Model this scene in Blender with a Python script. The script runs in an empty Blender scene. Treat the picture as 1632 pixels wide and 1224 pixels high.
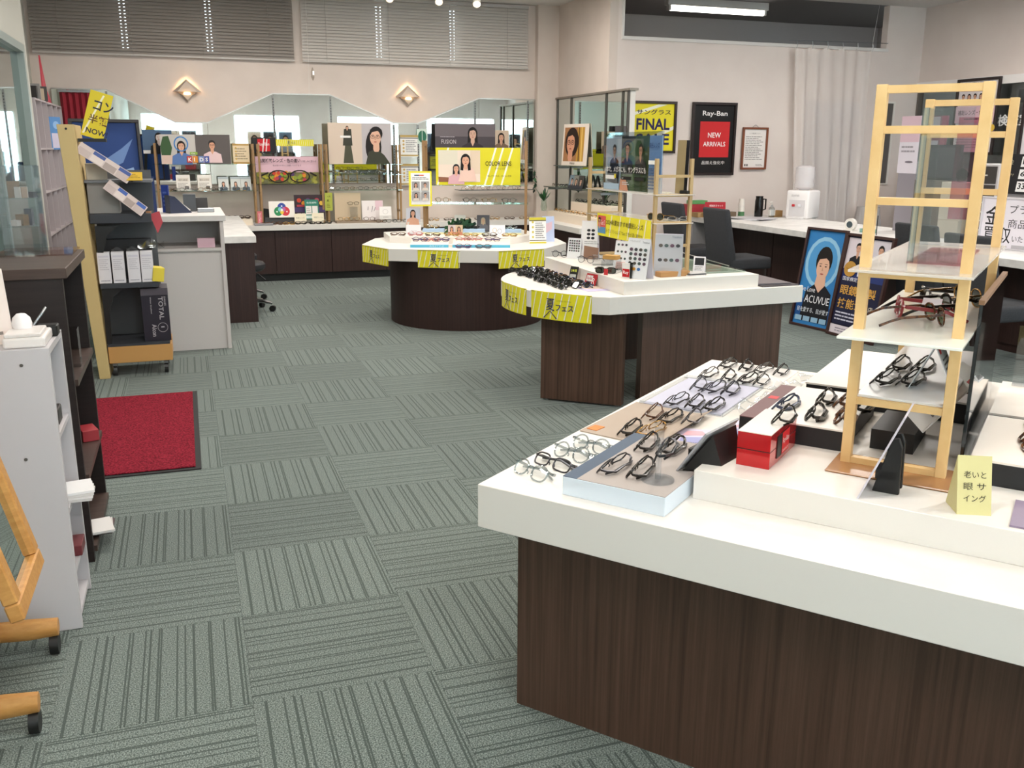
import bpy, bmesh, math, random
from mathutils import Matrix, Vector
random.seed(7)
sc = bpy.context.scene
COL = sc.collection
PI = math.pi
R = math.radians

# ------------------------------------------------------------------ camera
cam_d = bpy.data.cameras.new('camera'); cam = bpy.data.objects.new('camera', cam_d); COL.objects.link(cam)
cam_d.sensor_fit = 'HORIZONTAL'; cam_d.sensor_width = 36; cam_d.lens = 1464.26 * 36 / 1632
cam_d.clip_start = .02; cam_d.clip_end = 200
yaw, pitch, roll = .335695, .249843, -.00508
cr = Vector((math.cos(yaw), -math.sin(yaw), 0)); fw = Vector((math.sin(yaw), math.cos(yaw), 0)); up = Vector((0, 0, 1))
f3 = fw * math.cos(pitch) - up * math.sin(pitch); u3 = fw * math.sin(pitch) + up * math.cos(pitch)
r4 = cr * math.cos(roll) - u3 * math.sin(roll); u4 = cr * math.sin(roll) + u3 * math.cos(roll)
cam.matrix_world = Matrix(((r4.x, u4.x, -f3.x, 0), (r4.y, u4.y, -f3.y, 0), (r4.z, u4.z, -f3.z, 1.442), (0, 0, 0, 1)))
sc.camera = cam

# ------------------------------------------------------------------ world and exposure
w = bpy.data.worlds.new('sky'); sc.world = w; w.use_nodes = True
bg = w.node_tree.nodes['Background']
bg.inputs[0].default_value = (.74, .90, 1.0, 1); bg.inputs[1].default_value = 18.0
sc.view_settings.view_transform = 'Standard'; sc.view_settings.look = 'None'
sc.view_settings.gamma = 1; sc.view_settings.use_curve_mapping = False
sc.view_settings.exposure = 0.0

CEIL = 3.12
def area_light(loc, sx, sy, power, col, rot=(0, 0, 0)):
    d = bpy.data.lights.new('ceiling_tube_light', 'AREA'); d.shape = 'RECTANGLE'; d.size = sx; d.size_y = sy
    d.energy = power; d.color = col
    o = bpy.data.objects.new('ceiling_tube_light', d); o.location = loc; o.rotation_euler = rot; COL.objects.link(o)
ADDED_TUBES = [(0.2, 1.2), (3.2, 1.2), (6.2, 1.8), (0.2, 4.4), (3.2, 4.4), (6.2, 4.4), (0.6, 7.2), (3.2, 7.2), (6.6, 7.2), (.6, 9.3), (3.0, 9.2), (.8, -1.2), (4.6, -1.2)]  # unseen ceiling tubes, added to brighten the room and its end walls
POWER = [36, 30, 36, 42, 40, 50, 36, 34, 50, 34, 34, 45, 45]
for (x, y), pw in zip(ADDED_TUBES, POWER):
    area_light((x, y, CEIL - .05), 1.2, .28, pw, (1.0, .945, .89))
area_light((6.5, 10.85, 3.09), 1.3, .08, 12, (1.0, .97, .92))
def spot_light(loc, target, power, angle, col=(1.0, .86, .70), blend=.6):
    d = bpy.data.lights.new('track_spot_light', 'SPOT'); d.energy = power; d.spot_size = R(angle); d.spot_blend = blend
    d.color = col; d.shadow_soft_size = .04
    o = bpy.data.objects.new('track_spot_light', d); o.location = loc
    v = Vector(target) - Vector(loc); o.rotation_euler = v.to_track_quat('-Z', 'Y').to_euler(); COL.objects.link(o)
SPOTS = [((1.75, 2.6, 2.86), (1.45, 2.3, .7), 42, 66), ((2.3, 2.3, 2.86), (1.9, 2.3, .7), 32, 62),
         ((2.15, 4.9, 2.86), (2.15, 5.1, .7), 38, 50), ((2.9, 5.5, 2.86), (2.8, 5.2, .7), 22, 52),
         ((1.95, 7.55, 2.86), (1.95, 7.6, .7), 34, 42), ((2.55, 7.5, 2.86), (2.5, 7.55, .7), 28, 40)]
for s in SPOTS: spot_light(*s)

# ------------------------------------------------------------------ materials
def lin(h):
    h = h.lstrip('#'); c = [int(h[i:i + 2], 16) / 255 for i in (0, 2, 4)]
    return tuple(x / 12.92 if x <= .04045 else ((x + .055) / 1.055) ** 2.4 for x in c) + (1,)
MC = {}
def mat(h, rough=.5, metal=0., spec=.5, emit=0., coat=0.):
    k = (h, rough, metal, spec, emit, coat)
    if k in MC: return MC[k]
    m = bpy.data.materials.new('paint_' + h.strip('#')); m.use_nodes = True
    b = m.node_tree.nodes['Principled BSDF']
    b.inputs['Base Color'].default_value = lin(h); b.inputs['Roughness'].default_value = rough
    b.inputs['Metallic'].default_value = metal; b.inputs['Specular IOR Level'].default_value = spec
    b.inputs['Coat Weight'].default_value = coat
    if emit: b.inputs['Emission Color'].default_value = lin(h); b.inputs['Emission Strength'].default_value = emit
    MC[k] = m
    return m
def nodes(name):
    m = bpy.data.materials.new(name); m.use_nodes = True
    t = m.node_tree; return m, t, t.nodes['Principled BSDF'], t.nodes.new, t.links.new
def wood(name, c1, c2, scale=(60, 60, 1.2), rough=.42, spec=.4):
    m, t, b, N, Lk = nodes(name)
    tc = N('ShaderNodeTexCoord'); mp = N('ShaderNodeMapping'); mp.inputs['Scale'].default_value = scale
    no = N('ShaderNodeTexNoise'); no.inputs['Scale'].default_value = 1.0; no.inputs['Detail'].default_value = 5; no.inputs['Roughness'].default_value = .65
    rp = N('ShaderNodeValToRGB'); rp.color_ramp.elements[0].position = .3; rp.color_ramp.elements[0].color = lin(c1)
    rp.color_ramp.elements[1].position = .72; rp.color_ramp.elements[1].color = lin(c2)
    Lk(tc.outputs['Object'], mp.inputs['Vector']); Lk(mp.outputs[0], no.inputs['Vector']); Lk(no.outputs[0], rp.inputs[0]); Lk(rp.outputs[0], b.inputs['Base Color'])
    b.inputs['Roughness'].default_value = rough; b.inputs['Specular IOR Level'].default_value = spec
    return m
def speckle(name, c1, c2, scale, rough=.6, bump=0., spec=.4):
    m, t, b, N, Lk = nodes(name)
    tc = N('ShaderNodeTexCoord'); no = N('ShaderNodeTexNoise'); no.inputs['Scale'].default_value = scale; no.inputs['Detail'].default_value = 4
    rp = N('ShaderNodeValToRGB'); rp.color_ramp.elements[0].position = .35; rp.color_ramp.elements[0].color = lin(c1)
    rp.color_ramp.elements[1].position = .65; rp.color_ramp.elements[1].color = lin(c2)
    Lk(tc.outputs['Object'], no.inputs['Vector']); Lk(no.outputs[0], rp.inputs[0]); Lk(rp.outputs[0], b.inputs['Base Color'])
    b.inputs['Roughness'].default_value = rough; b.inputs['Specular IOR Level'].default_value = spec
    if bump:
        bp = N('ShaderNodeBump'); bp.inputs['Strength'].default_value = bump; bp.inputs['Distance'].default_value = .004
        Lk(no.outputs[0], bp.inputs['Height']); Lk(bp.outputs[0], b.inputs['Normal'])
    return m
def clear(name, tint, gloss=.10, rough=.02):
    m = bpy.data.materials.new(name); m.use_nodes = True; t = m.node_tree; t.nodes.clear(); N = t.nodes.new; Lk = t.links.new
    o = N('ShaderNodeOutputMaterial'); mx = N('ShaderNodeMixShader'); tr = N('ShaderNodeBsdfTransparent'); gl = N('ShaderNodeBsdfGlossy')
    lw = N('ShaderNodeLayerWeight'); lw.inputs[0].default_value = .25
    ma = N('ShaderNodeMath'); ma.operation = 'MULTIPLY_ADD'; ma.inputs[1].default_value = .4; ma.inputs[2].default_value = gloss * .5
    tr.inputs[0].default_value = lin(tint); gl.inputs[0].default_value = (.9, .95, .95, 1); gl.inputs['Roughness'].default_value = rough
    Lk(lw.outputs['Facing'], ma.inputs[0]); ma.use_clamp = True
    pw = N('ShaderNodeMath'); pw.operation = 'POWER'; pw.inputs[1].default_value = 2.2
    Lk(ma.outputs[0], pw.inputs[0]); ad = N('ShaderNodeMath'); ad.operation = 'ADD'; ad.inputs[1].default_value = gloss * .5; ad.use_clamp = True
    Lk(pw.outputs[0], ad.inputs[0])
    Lk(ad.outputs[0], mx.inputs[0]); Lk(tr.outputs[0], mx.inputs[1]); Lk(gl.outputs[0], mx.inputs[2]); Lk(mx.outputs[0], o.inputs[0])
    return m
WALL = speckle('wall_paint', '#d2c4ba', '#d8cac0', 3, .8)
WALLW = speckle('poster_wall_paint', '#dccfc8', '#e0d4cd', 3, .8)
CEILM = mat('#d8d4d0', .9)
WHITE = mat('#e0dbd4', .35, spec=.5)
WHITE2 = mat('#dcd8d2', .5)
DESKW = speckle('pale_marbled_laminate', '#cfcdca', '#e2e0dd', 9, .35)
DARKW = wood('dark_brown_laminate', '#3c291f', '#61483b')
DARKW2 = wood('dark_brown_back_laminate', '#291916', '#3c2723', rough=.5)
ESPR = wood('espresso_shelf_board', '#1e1614', '#2c2220', (4, 60, 60), .5)
BLACKP = mat('#141414', .45)
BLACKG = mat('#0c0c0d', .18)
LADDER = speckle('tan_enamelled_wood', '#dcb67c', '#e6c38b', 14, .4)
LADDERB = wood('brown_ladder_wood', '#8a6a48', '#a58458', (30, 30, 2))
OAK = wood('honey_oak', '#b67f42', '#cf9a58', (20, 60, 60), .45)
CREAM = mat('#c9af78', .55)
CHAR = mat('#33363c', .6)
FABRIC = speckle('charcoal_chair_fabric', '#2e2f32', '#3c3d41', 220, .9, .3)
CHROME = mat('#d8d8da', .15, 1.0)
STEEL = mat('#9a9b9c', .35, 1.0)
GLASSM = clear('shelf_glass', '#e6f0ea', .16)
ACRYL = clear('clear_acrylic', '#f2f4f6', .14)
LENSM = clear('spectacle_lens', '#f4f6f6', .10)
LENSD = clear('dark_sun_lens', '#4c5048', .16)
LENSG = clear('green_sun_lens', '#5a7048', .16)
FILM = clear('plastic_film', '#f4f5f6', .16, .1)
def frosted(name, tint, amt):
    m = bpy.data.materials.new(name); m.use_nodes = True; T = m.node_tree; b = T.nodes['Principled BSDF']; b.inputs['Base Color'].default_value = lin(tint); b.inputs['Roughness'].default_value = .15
    tr = T.nodes.new('ShaderNodeBsdfTransparent'); mx = T.nodes.new('ShaderNodeMixShader'); mx.inputs[0].default_value = amt
    T.links.new(tr.outputs[0], mx.inputs[1]); T.links.new(b.outputs[0], mx.inputs[2]); T.links.new(mx.outputs[0], T.nodes['Material Output'].inputs[0])
    return m
FROST = frosted('milky_acrylic', '#e6e2dc', .55)
MIRROR = mat('#cfd6d2', .015, 1.0)
MIRRG = mat('#9fb0ac', .02, 1.0)
LEAF = mat('#2d5a33', .4); LEAFD = mat('#16321f', .4)

def carpet_mat():
    m, t, b, N, Lk = nodes('ribbed_green_grey_carpet')
    uv = N('ShaderNodeUVMap'); uv.uv_map = 'tile'
    sx = N('ShaderNodeSeparateXYZ'); Lk(uv.outputs[0], sx.inputs[0])
    def stripe(freq, off, width):
        a = N('ShaderNodeMath'); a.operation = 'MULTIPLY_ADD'; a.inputs[1].default_value = freq; a.inputs[2].default_value = off; Lk(sx.outputs[0], a.inputs[0])
        f = N('ShaderNodeMath'); f.operation = 'FRACT'; Lk(a.outputs[0], f.inputs[0])
        g = N('ShaderNodeMath'); g.operation = 'LESS_THAN'; g.inputs[1].default_value = width; Lk(f.outputs[0], g.inputs[0]); return g
    s1 = stripe(22, .3, .11); s2 = stripe(13.4, .62, .07); s3 = stripe(8.1, .15, .045)
    mxm = N('ShaderNodeMath'); mxm.operation = 'MAXIMUM'; Lk(s1.outputs[0], mxm.inputs[0]); Lk(s2.outputs[0], mxm.inputs[1])
    mx2 = N('ShaderNodeMath'); mx2.operation = 'MAXIMUM'; Lk(mxm.outputs[0], mx2.inputs[0]); Lk(s3.outputs[0], mx2.inputs[1])
    no = N('ShaderNodeTexNoise'); no.inputs['Scale'].default_value = 260; no.inputs['Detail'].default_value = 3; Lk(uv.outputs[0], no.inputs['Vector'])
    rp = N('ShaderNodeValToRGB'); rp.color_ramp.elements[0].position = .40; rp.color_ramp.elements[0].color = lin('#454f4b')
    rp.color_ramp.elements[1].position = .66; rp.color_ramp.elements[1].color = lin('#8f9993')
    Lk(no.outputs[0], rp.inputs[0])
    mx = N('ShaderNodeMix'); mx.data_type = 'RGBA'; mx.inputs[7].default_value = lin('#3d4742')
    Lk(rp.outputs[0], mx.inputs[6])
    fm = N('ShaderNodeMath'); fm.operation = 'MULTIPLY'; fm.inputs[1].default_value = .85; Lk(mx2.outputs[0], fm.inputs[0]); Lk(fm.outputs[0], mx.inputs[0])
    oi = N('ShaderNodeObjectInfo'); hs = N('ShaderNodeHueSaturation'); mr = N('ShaderNodeMapRange'); mr.inputs['To Min'].default_value = .9; mr.inputs['To Max'].default_value = 1.08
    Lk(oi.outputs['Random'], mr.inputs[0]); Lk(mr.outputs[0], hs.inputs['Value']); Lk(mx.outputs[2], hs.inputs['Color'])
    Lk(hs.outputs[0], b.inputs['Base Color']); b.inputs['Roughness'].default_value = .95; b.inputs['Specular IOR Level'].default_value = .1
    b.inputs['Sheen Weight'].default_value = .15
    sb = N('ShaderNodeMath'); sb.operation = 'SUBTRACT'; Lk(no.outputs[0], sb.inputs[0]); Lk(mx2.outputs[0], sb.inputs[1])
    bp = N('ShaderNodeBump'); bp.inputs['Strength'].default_value = .25; bp.inputs['Distance'].default_value = .0008; Lk(sb.outputs[0], bp.inputs['Height']); Lk(bp.outputs[0], b.inputs['Normal'])
    return m
CARPET = carpet_mat()

# ------------------------------------------------------------------ builders
class MB:
    def __init__(s): s.v = []; s.f = []; s.m = []
    def add(s, v, f, m=0):
        n = len(s.v); s.v += [tuple(p) for p in v]; s.f += [tuple(i + n for i in q) for q in f]; s.m += [m] * len(f); return s
    def box(s, x0, y0, z0, x1, y1, z1, m=0):
        return s.add([(x, y, z) for z in (z0, z1) for y in (y0, y1) for x in (x0, x1)],
                     [(0, 2, 3, 1), (4, 5, 7, 6), (0, 1, 5, 4), (2, 6, 7, 3), (0, 4, 6, 2), (1, 3, 7, 5)], m)
    def prism(s, pts, z0, z1, m=0):
        n = len(pts)
        return s.add([(x, y, z0) for x, y in pts] + [(x, y, z1) for x, y in pts],
                     [tuple(range(n - 1, -1, -1)), tuple(range(n, 2 * n))] + [(i, (i + 1) % n, n + (i + 1) % n, n + i) for i in range(n)], m)
    def prism_y(s, pts, y0, y1, m=0):      # polygon in x,z pushed along y
        n = len(pts)
        return s.add([(x, y0, z) for x, z in pts] + [(x, y1, z) for x, z in pts],
                     [tuple(range(n)), tuple(range(2 * n - 1, n - 1, -1))] + [(i, n + i, n + (i + 1) % n, (i + 1) % n) for i in range(n)], m)
    def tube(s, path, r, n=6, m=0, closed=False, sq=1.0):
        P = [Vector(p) for p in path]; k = len(P); vs = []; prev = None
        for i in range(k):
            if closed: t = P[(i + 1) % k] - P[i - 1]
            else: t = P[min(i + 1, k - 1)] - P[max(i - 1, 0)]
            t.normalize()
            a = prev if prev is not None else (Vector((0, 1, 0)) if abs(t.y) < .9 else Vector((1, 0, 0)))
            a = (a - t * a.dot(t)).normalized(); b = t.cross(a); prev = a
            for j in range(n):
                q = 2 * PI * j / n + PI / n
                rr = r[i] if isinstance(r, (list, tuple)) else r
                vs.append(P[i] + a * math.cos(q) * rr + b * math.sin(q) * rr * sq)
        fs = []
        for i in range(k if closed else k - 1):
            for j in range(n):
                i2 = (i + 1) % k; fs.append((i * n + j, i * n + (j + 1) % n, i2 * n + (j + 1) % n, i2 * n + j))
        if not closed: fs += [tuple(range(n - 1, -1, -1)), tuple(range((k - 1) * n, k * n))]
        return s.add(vs, fs, m)
    def lathe(s, prof, n=16, m=0, cx=0, cy=0):
        vs = [(cx + r * math.cos(2 * PI * j / n), cy + r * math.sin(2 * PI * j / n), z) for r, z in prof for j in range(n)]
        fs = [(i * n + j, i * n + (j + 1) % n, (i + 1) * n + (j + 1) % n, (i + 1) * n + j) for i in range(len(prof) - 1) for j in range(n)]
        fs += [tuple(range(n - 1, -1, -1)), tuple(range((len(prof) - 1) * n, len(prof) * n))]
        return s.add(vs, fs, m)
    def mesh(s, name, mats, bev=0, smooth=False, segs=1):
        me = bpy.data.meshes.new(name); me.from_pydata(s.v, [], s.f)
        for x in (mats if isinstance(mats, (list, tuple)) else [mats]): me.materials.append(x)
        me.polygons.foreach_set('material_index', s.m)
        if bev:
            b = bmesh.new(); b.from_mesh(me); b.normal_update()
            es = [e for e in b.edges if len(e.link_faces) == 2 and e.calc_face_angle(0) > .5]
            bmesh.ops.bevel(b, geom=es, offset=bev, segments=segs, affect='EDGES', profile=.5); b.to_mesh(me); b.free()
        if smooth:
            me.polygons.foreach_set('use_smooth', [True] * len(me.polygons)); me.set_sharp_from_angle(angle=R(40))
        me.update(); return me
    def build(s, name, mats, parent=None, loc=(0, 0, 0), rot=(0, 0, 0), bev=0, smooth=False, segs=1):
        return put(name, s.mesh(name, mats, bev, smooth, segs), parent, loc, rot)
def put(name, me, parent=None, loc=(0, 0, 0), rot=(0, 0, 0)):
    o = bpy.data.objects.new(name, me); COL.objects.link(o); o.location = loc
    o.rotation_euler = rot if isinstance(rot, (tuple, list)) else (0, 0, rot)
    if parent: o.parent = parent
    return o
def tag(o, label=None, cat=None, group=None, kind=None):
    if label: o['label'] = label
    if cat: o['category'] = cat
    if group: o['group'] = group
    if kind: o['kind'] = kind
    return o
def thing(name, label, cat, loc=(0, 0, 0), rot=0, group=None):
    return tag(put(name, None, None, loc, rot), label, cat, group)
def box(name, x0, y0, z0, x1, y1, z1, m, parent=None, bev=.0, rot=0):
    cx, cy = (x0 + x1) / 2, (y0 + y1) / 2
    return MB().box(x0 - cx, y0 - cy, 0, x1 - cx, y1 - cy, z1 - z0).build(name, m, parent, (cx, cy, z0), rot, bev)
def struct(o): o['kind'] = 'structure'; return o

# text meshes
TX = {}
def text_mesh(s, bold=0):
    if (s, bold) in TX: return TX[(s, bold)]
    c = bpy.data.curves.new('lettering', 'FONT'); c.body = s; c.size = 1; c.resolution_u = 2; c.offset = bold
    o = bpy.data.objects.new('lettering', c)
    me = bpy.data.meshes.new_from_object(o)
    V = [tuple(v.co) for v in me.vertices]; F = [tuple(p.vertices) for p in me.polygons]
    bpy.data.objects.remove(o); bpy.data.curves.remove(c); bpy.data.meshes.remove(me)
    if V:
        x0 = min(v[0] for v in V); x1 = max(v[0] for v in V); y0 = min(v[1] for v in V); y1 = max(v[1] for v in V)
        V = [((v[0] - x0), (v[1] - y0)) for v in V]; TX[(s, bold)] = (V, F, x1 - x0, y1 - y0)
    else: TX[(s, bold)] = ([], [], 1, 1)
    return TX[(s, bold)]
# flat print: shapes in units of the sheet's height, origin at its lower left corner
def art(parent, w, h, items, name='print', y=-.0003, step=.00025):
    mb = MB(); mats = []; idx = {}
    def mi(c):
        if c not in idx: idx[c] = len(mats); mats.append(mat(c, .55, spec=.3) if isinstance(c, str) else c)
        return idx[c]
    d = y
    for it in items:
        d -= step; k = it[0]
        def P(a, b): return (a * h - w / 2, d, b * h)
        if k == 'r': _, x0, y0, x1, y1, c = it; mb.add([P(x0, y0), P(x1, y0), P(x1, y1), P(x0, y1)], [(0, 1, 2, 3)], mi(c))
        elif k == 'e':
            _, cx, cy, rx, ry, c = it; n = 18
            mb.add([P(cx + rx * math.cos(2 * PI * i / n), cy + ry * math.sin(2 * PI * i / n)) for i in range(n)], [tuple(range(n))], mi(c))
        elif k == 'ring':
            _, cx, cy, rx, ry, t, c = it; n = 18
            mb.add([P(cx + (rx + q) * math.cos(2 * PI * i / n), cy + (ry + q) * math.sin(2 * PI * i / n)) for q in (-t, 0) for i in range(n)],
                   [(i, (i + 1) % n, n + (i + 1) % n, n + i)[::-1] for i in range(n)], mi(c))
        elif k == 'p': _, pts, c = it; mb.add([P(a, b) for a, b in pts], [tuple(range(len(pts)))], mi(c))
        elif k == 't':
            _, x, yy, th, s, c = it[:6]; mw = it[6] if len(it) > 6 else None; bold = it[7] if len(it) > 7 else 0
            V, F, tw, hh = text_mesh(s, bold); sy = th / max(hh, .01); sx = sy if mw is None else mw / tw
            mb.add([P(x + a * sx, yy + b * sy) for a, b in V], F, mi(c))
        elif k == 'lines':      # unreadable small print
            _, x0, y0, x1, y1, n, c = it
            for i in range(n):
                t = (y1 - y0) / n; b = y0 + t * (i + .3); xe = x1 - (x1 - x0) * (.35 * ((i * 7) % 5) / 5)
                x = x0; q = 0
                while x < xe:
                    L = (x1 - x0) * (.06 + .05 * ((i * 3 + q * 5) % 4)); e = min(x + L, xe)
                    mb.add([P(x, b), P(e, b), P(e, b + t * .42), P(x, b + t * .42)], [(0, 1, 2, 3)], mi(c)); x = e + (x1 - x0) * .02; q += 1
    return mb.build(name, mats, parent)
def person(cx, cy, s, hair='#1c1614', cloth='#2b2b33', skin='#d9ab90', glasses='#2a1d18', long=True, body=True, turn=.0):
    I = []
    if long: I += [('e', cx, cy + .05 * s, .39 * s, .45 * s, hair), ('p', [(cx - .37 * s, cy), (cx - .42 * s, cy - .75 * s), (cx - .2 * s, cy - .8 * s), (cx - .12 * s, cy - .2 * s)], hair), ('p', [(cx + .12 * s, cy - .2 * s), (cx + .2 * s, cy - .8 * s), (cx + .42 * s, cy - .75 * s), (cx + .37 * s, cy)], hair)]
    if body: I += [('p', [(cx - .95 * s, cy - 1.75 * s), (cx + .95 * s, cy - 1.75 * s), (cx + .85 * s, cy - .9 * s), (cx + .3 * s, cy - .62 * s), (cx - .3 * s, cy - .62 * s), (cx - .85 * s, cy - .9 * s)], cloth)]
    I += [('p', [(cx - .15 * s, cy - .28 * s), (cx - .16 * s, cy - .6 * s), (cx - .1 * s, cy - .72 * s), (cx, cy - (.92 if body else .72) * s), (cx + .1 * s, cy - .72 * s), (cx + .16 * s, cy - .6 * s), (cx + .15 * s, cy - .28 * s)], skin),
          ('e', cx, cy + .17 * s, .335 * s, .35 * s, hair), ('e', cx - turn * .1 * s, cy - .03 * s, .275 * s, .39 * s, skin),
          ('p', [(cx - .31 * s, cy + .06 * s), (cx - .2 * s, cy + .24 * s), (cx + .08 * s, cy + .3 * s), (cx + .24 * s, cy + .2 * s), (cx + .31 * s, cy + .04 * s), (cx + .30 * s, cy + .36 * s), (cx, cy + .5 * s), (cx - .30 * s, cy + .36 * s)], hair)]
    t = cx - turn * .12 * s
    I += [('e', t - .12 * s, cy + .02 * s, .045 * s, .02 * s, '#1d1512'), ('e', t + .12 * s, cy + .02 * s, .045 * s, .02 * s, '#1d1512'),
          ('p', [(t - .18 * s, cy + .085 * s), (t - .06 * s, cy + .095 * s), (t - .06 * s, cy + .11 * s), (t - .18 * s, cy + .105 * s)], hair),
          ('p', [(t + .06 * s, cy + .095 * s), (t + .18 * s, cy + .085 * s), (t + .18 * s, cy + .105 * s), (t + .06 * s, cy + .11 * s)], hair),
          ('p', [(t - .01 * s, cy - .0 * s), (t + .035 * s, cy - .13 * s), (t - .03 * s, cy - .13 * s)], '#bf8f75'),
          ('e', t, cy - .235 * s, .075 * s, .024 * s, '#a5524a')]
    if glasses: I += [('ring', t - .13 * s, cy + .01 * s, .115 * s, .085 * s, .02 * s, glasses), ('ring', t + .13 * s, cy + .01 * s, .115 * s, .085 * s, .02 * s, glasses)]
    return I
def board(name, label, cat, w, h, loc, rotz, bgc, items, tilt=0, frame=None, t=.004, group=None, gloss=False, frame_name='frame', stand=None):
    r = thing(name, label, cat, loc, (-tilt, 0, rotz), group)
    sm = mat(bgc, .25 if gloss else .5, spec=.5 if gloss else .3)
    if frame:
        fc, fwid, fd = frame
        fm = MB()
        fm.box(-w / 2, -fd, 0, w / 2, fd * .4, fwid); fm.box(-w / 2, -fd, h - fwid, w / 2, fd * .4, h)
        fm.box(-w / 2, -fd, fwid, -w / 2 + fwid, fd * .4, h - fwid); fm.box(w / 2 - fwid, -fd, fwid, w / 2, fd * .4, h - fwid)
        fm.build(frame_name, fc, r, bev=.002)
        MB().box(-w / 2 + fwid * .8, 0, fwid * .8, w / 2 - fwid * .8, fd * .35, h - fwid * .8).build('sheet', sm, r)
    else:
        MB().box(-w / 2, 0, 0, w / 2, t, h).build('sheet', sm, r)
    if items:
        e_ = frame[1] * 1.05 / h if frame else .002
        art(r, w, h, [('r', e_, e_, w / h - e_, 1 - e_, bgc)] + list(items))
    if stand:
        MB().add([(-.02, t, h * .6), (.02, t, h * .6), (.02, t + h * .32, 0), (-.02, t + h * .32, 0), (-.02, t + .002, h * .6 + .003), (.02, t + .002, h * .6 + .003), (.02, t + h * .32 + .004, 0), (-.02, t + h * .32 + .004, 0)],
                 [(0, 1, 2, 3), (7, 6, 5, 4), (0, 4, 5, 1), (2, 6, 7, 3), (1, 5, 6, 2), (0, 3, 7, 4)]).build('back_prop', stand, r)
    return r
ORD = ['first', 'second', 'third', 'fourth', 'fifth', 'sixth', 'seventh', 'eighth', 'ninth', 'tenth', 'eleventh', 'twelfth', 'thirteenth', 'fourteenth', 'fifteenth', 'sixteenth']

# ------------------------------------------------------------------ spectacles
FRM = {'black': mat('#17130f', .2), 'tort': speckle('tortoiseshell', '#2a1710', '#6e4424', 120, .22), 'gold': mat('#b08a4e', .25, 1.0), 'silver': mat('#a9abad', .25, 1.0),
       'clear': clear('clear_frame_plastic', '#cfd4d6', .25), 'pink': mat('#b86e6c', .3), 'purple': mat('#54406e', .3), 'red': mat('#8e2f33', .25), 'brown': mat('#3d2418', .25), 'gun': mat('#4a4a4e', .3, .9), 'navy': mat('#28344f', .3)}
GM = {}
def superell(a, b, n, e):
    out = []
    for i in range(n):
        q = 2 * PI * i / n; c, s = math.cos(q), math.sin(q)
        out.append((a * math.copysign(abs(c) ** (2 / e), c), b * math.copysign(abs(s) ** (2 / e), s)))
    return out
def glasses_meshes(shape, r, pose):
    k = (shape, r, pose)
    if k in GM: return GM[k]
    a, b, e = {'rect': (.0255, .0165, 3.2), 'round': (.0235, .0215, 2.0), 'boston': (.0245, .0200, 2.4), 'avi': (.0280, .0235, 2.5)}[shape]
    cx = .0095 + a; n = 18; zc = b + r
    lean = {'folded': R(38), 'open': R(6), 'flat': R(60)}[pose]
    def T(p): x, y, z = p; y += (abs(x) / .068) ** 2 * .006; return (x, y * math.cos(lean) + z * math.sin(lean), z * math.cos(lean) - y * math.sin(lean))
    fr = MB(); outs = []
    for sg in (-1, 1):
        ring = [T((sg * cx + px, 0, zc + pz)) for px, pz in superell(a, b, n, e)]
        fr.tube(ring, r, 5, closed=True)
        inner = [T((sg * cx + px * .97, 0, zc + pz * .97)) for px, pz in superell(a, b, n, e)]
        lens = MB(); lens.add(inner, [tuple(range(n))]); outs.append(lens)
        fr.tube([T((sg * (cx + a * .92), 0, zc + b * .5)), T((sg * (cx + a + .003), .001, zc + b * .52)), T((sg * .068, .004, zc + b * .5))], r * 1.1, 5)
        fr.tube([T((sg * .0105, .0, zc - b * .1)), T((sg * .008, .006, zc - b * .3)), T((sg * .0095, .007, zc - b * .55))], r * .7, 4)
    fr.tube([T((-.0105, 0, zc + b * .35)), T((-.004, -.001, zc + b * .48)), T((.004, -.001, zc + b * .48)), T((.0105, 0, zc + b * .35))], r, 5)
    temps = []
    for sg in (-1, 1):
        hx, hy, hz = T((sg * .068, .004, zc + b * .5)); tp = MB(); o = .004 if sg < 0 else .009
        if pose == 'open':
            path = [(hx, hy, hz), (hx + sg * .001, hy + .05, hz - .004), (hx, hy + .09, hz - .008), (hx - sg * .003, hy + .115, hz * .45), (hx - sg * .006, hy + .138, .003)]
        else:
            path = [(hx, hy, hz), (hx * .93, hy + o + .004, hz * .8), (hx * .55, hy + o + .014, hz * .42), (0, hy + o + .017, .008 + o * .5), (-hx * .5, hy + o + .013, .005), (-hx * .88, hy + o + .004, .004)]
        tp.tube(path, [r * 1.2, r * 1.3, r * 1.2, r * 1.1, r * 1.2, r * 1.1][:len(path)], 4, sq=1.4); temps.append(tp)
    GM[k] = dict(frame=fr, lens=outs, temple=temps, cache={})
    return GM[k]
def spectacles(label, group, loc, rotz, col='black', shape='rect', pose='folded', thick=.0016, lens=None, parts=True, tilt=(0, 0), name='eyeglasses', s=1.0):
    thick *= 1.3; g = glasses_meshes(shape, thick, pose); lens = lens or LENSM; fm = FRM[col]
    key = (col, lens.name, parts)
    if key not in g['cache']:
        if parts: g['cache'][key] = [('frame', g['frame'].mesh('frame', fm, smooth=True))] + [('lens', q.mesh('lens', lens)) for q in g['lens']] + [('temple', q.mesh('temple', fm, smooth=True)) for q in g['temple']]
        else:
            m = MB()
            for q, i in [(g['frame'], 0)] + [(x, 1) for x in g['lens']] + [(x, 0) for x in g['temple']]: m.add(q.v, q.f, i)
            g['cache'][key] = m.mesh('eyeglasses', [fm, lens], smooth=True)
    c = g['cache'][key]
    if not parts:
        o = put(name, c, None, loc, (tilt[0], tilt[1], rotz)); o.scale = (s, s, s); return tag(o, label, 'eyeglasses', group)
    r = thing(name, label, 'eyeglasses', loc, (tilt[0], tilt[1], rotz), group); r.scale = (s, s, s)
    for nm, me in c: put(nm, me, r)
    return r

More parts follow.
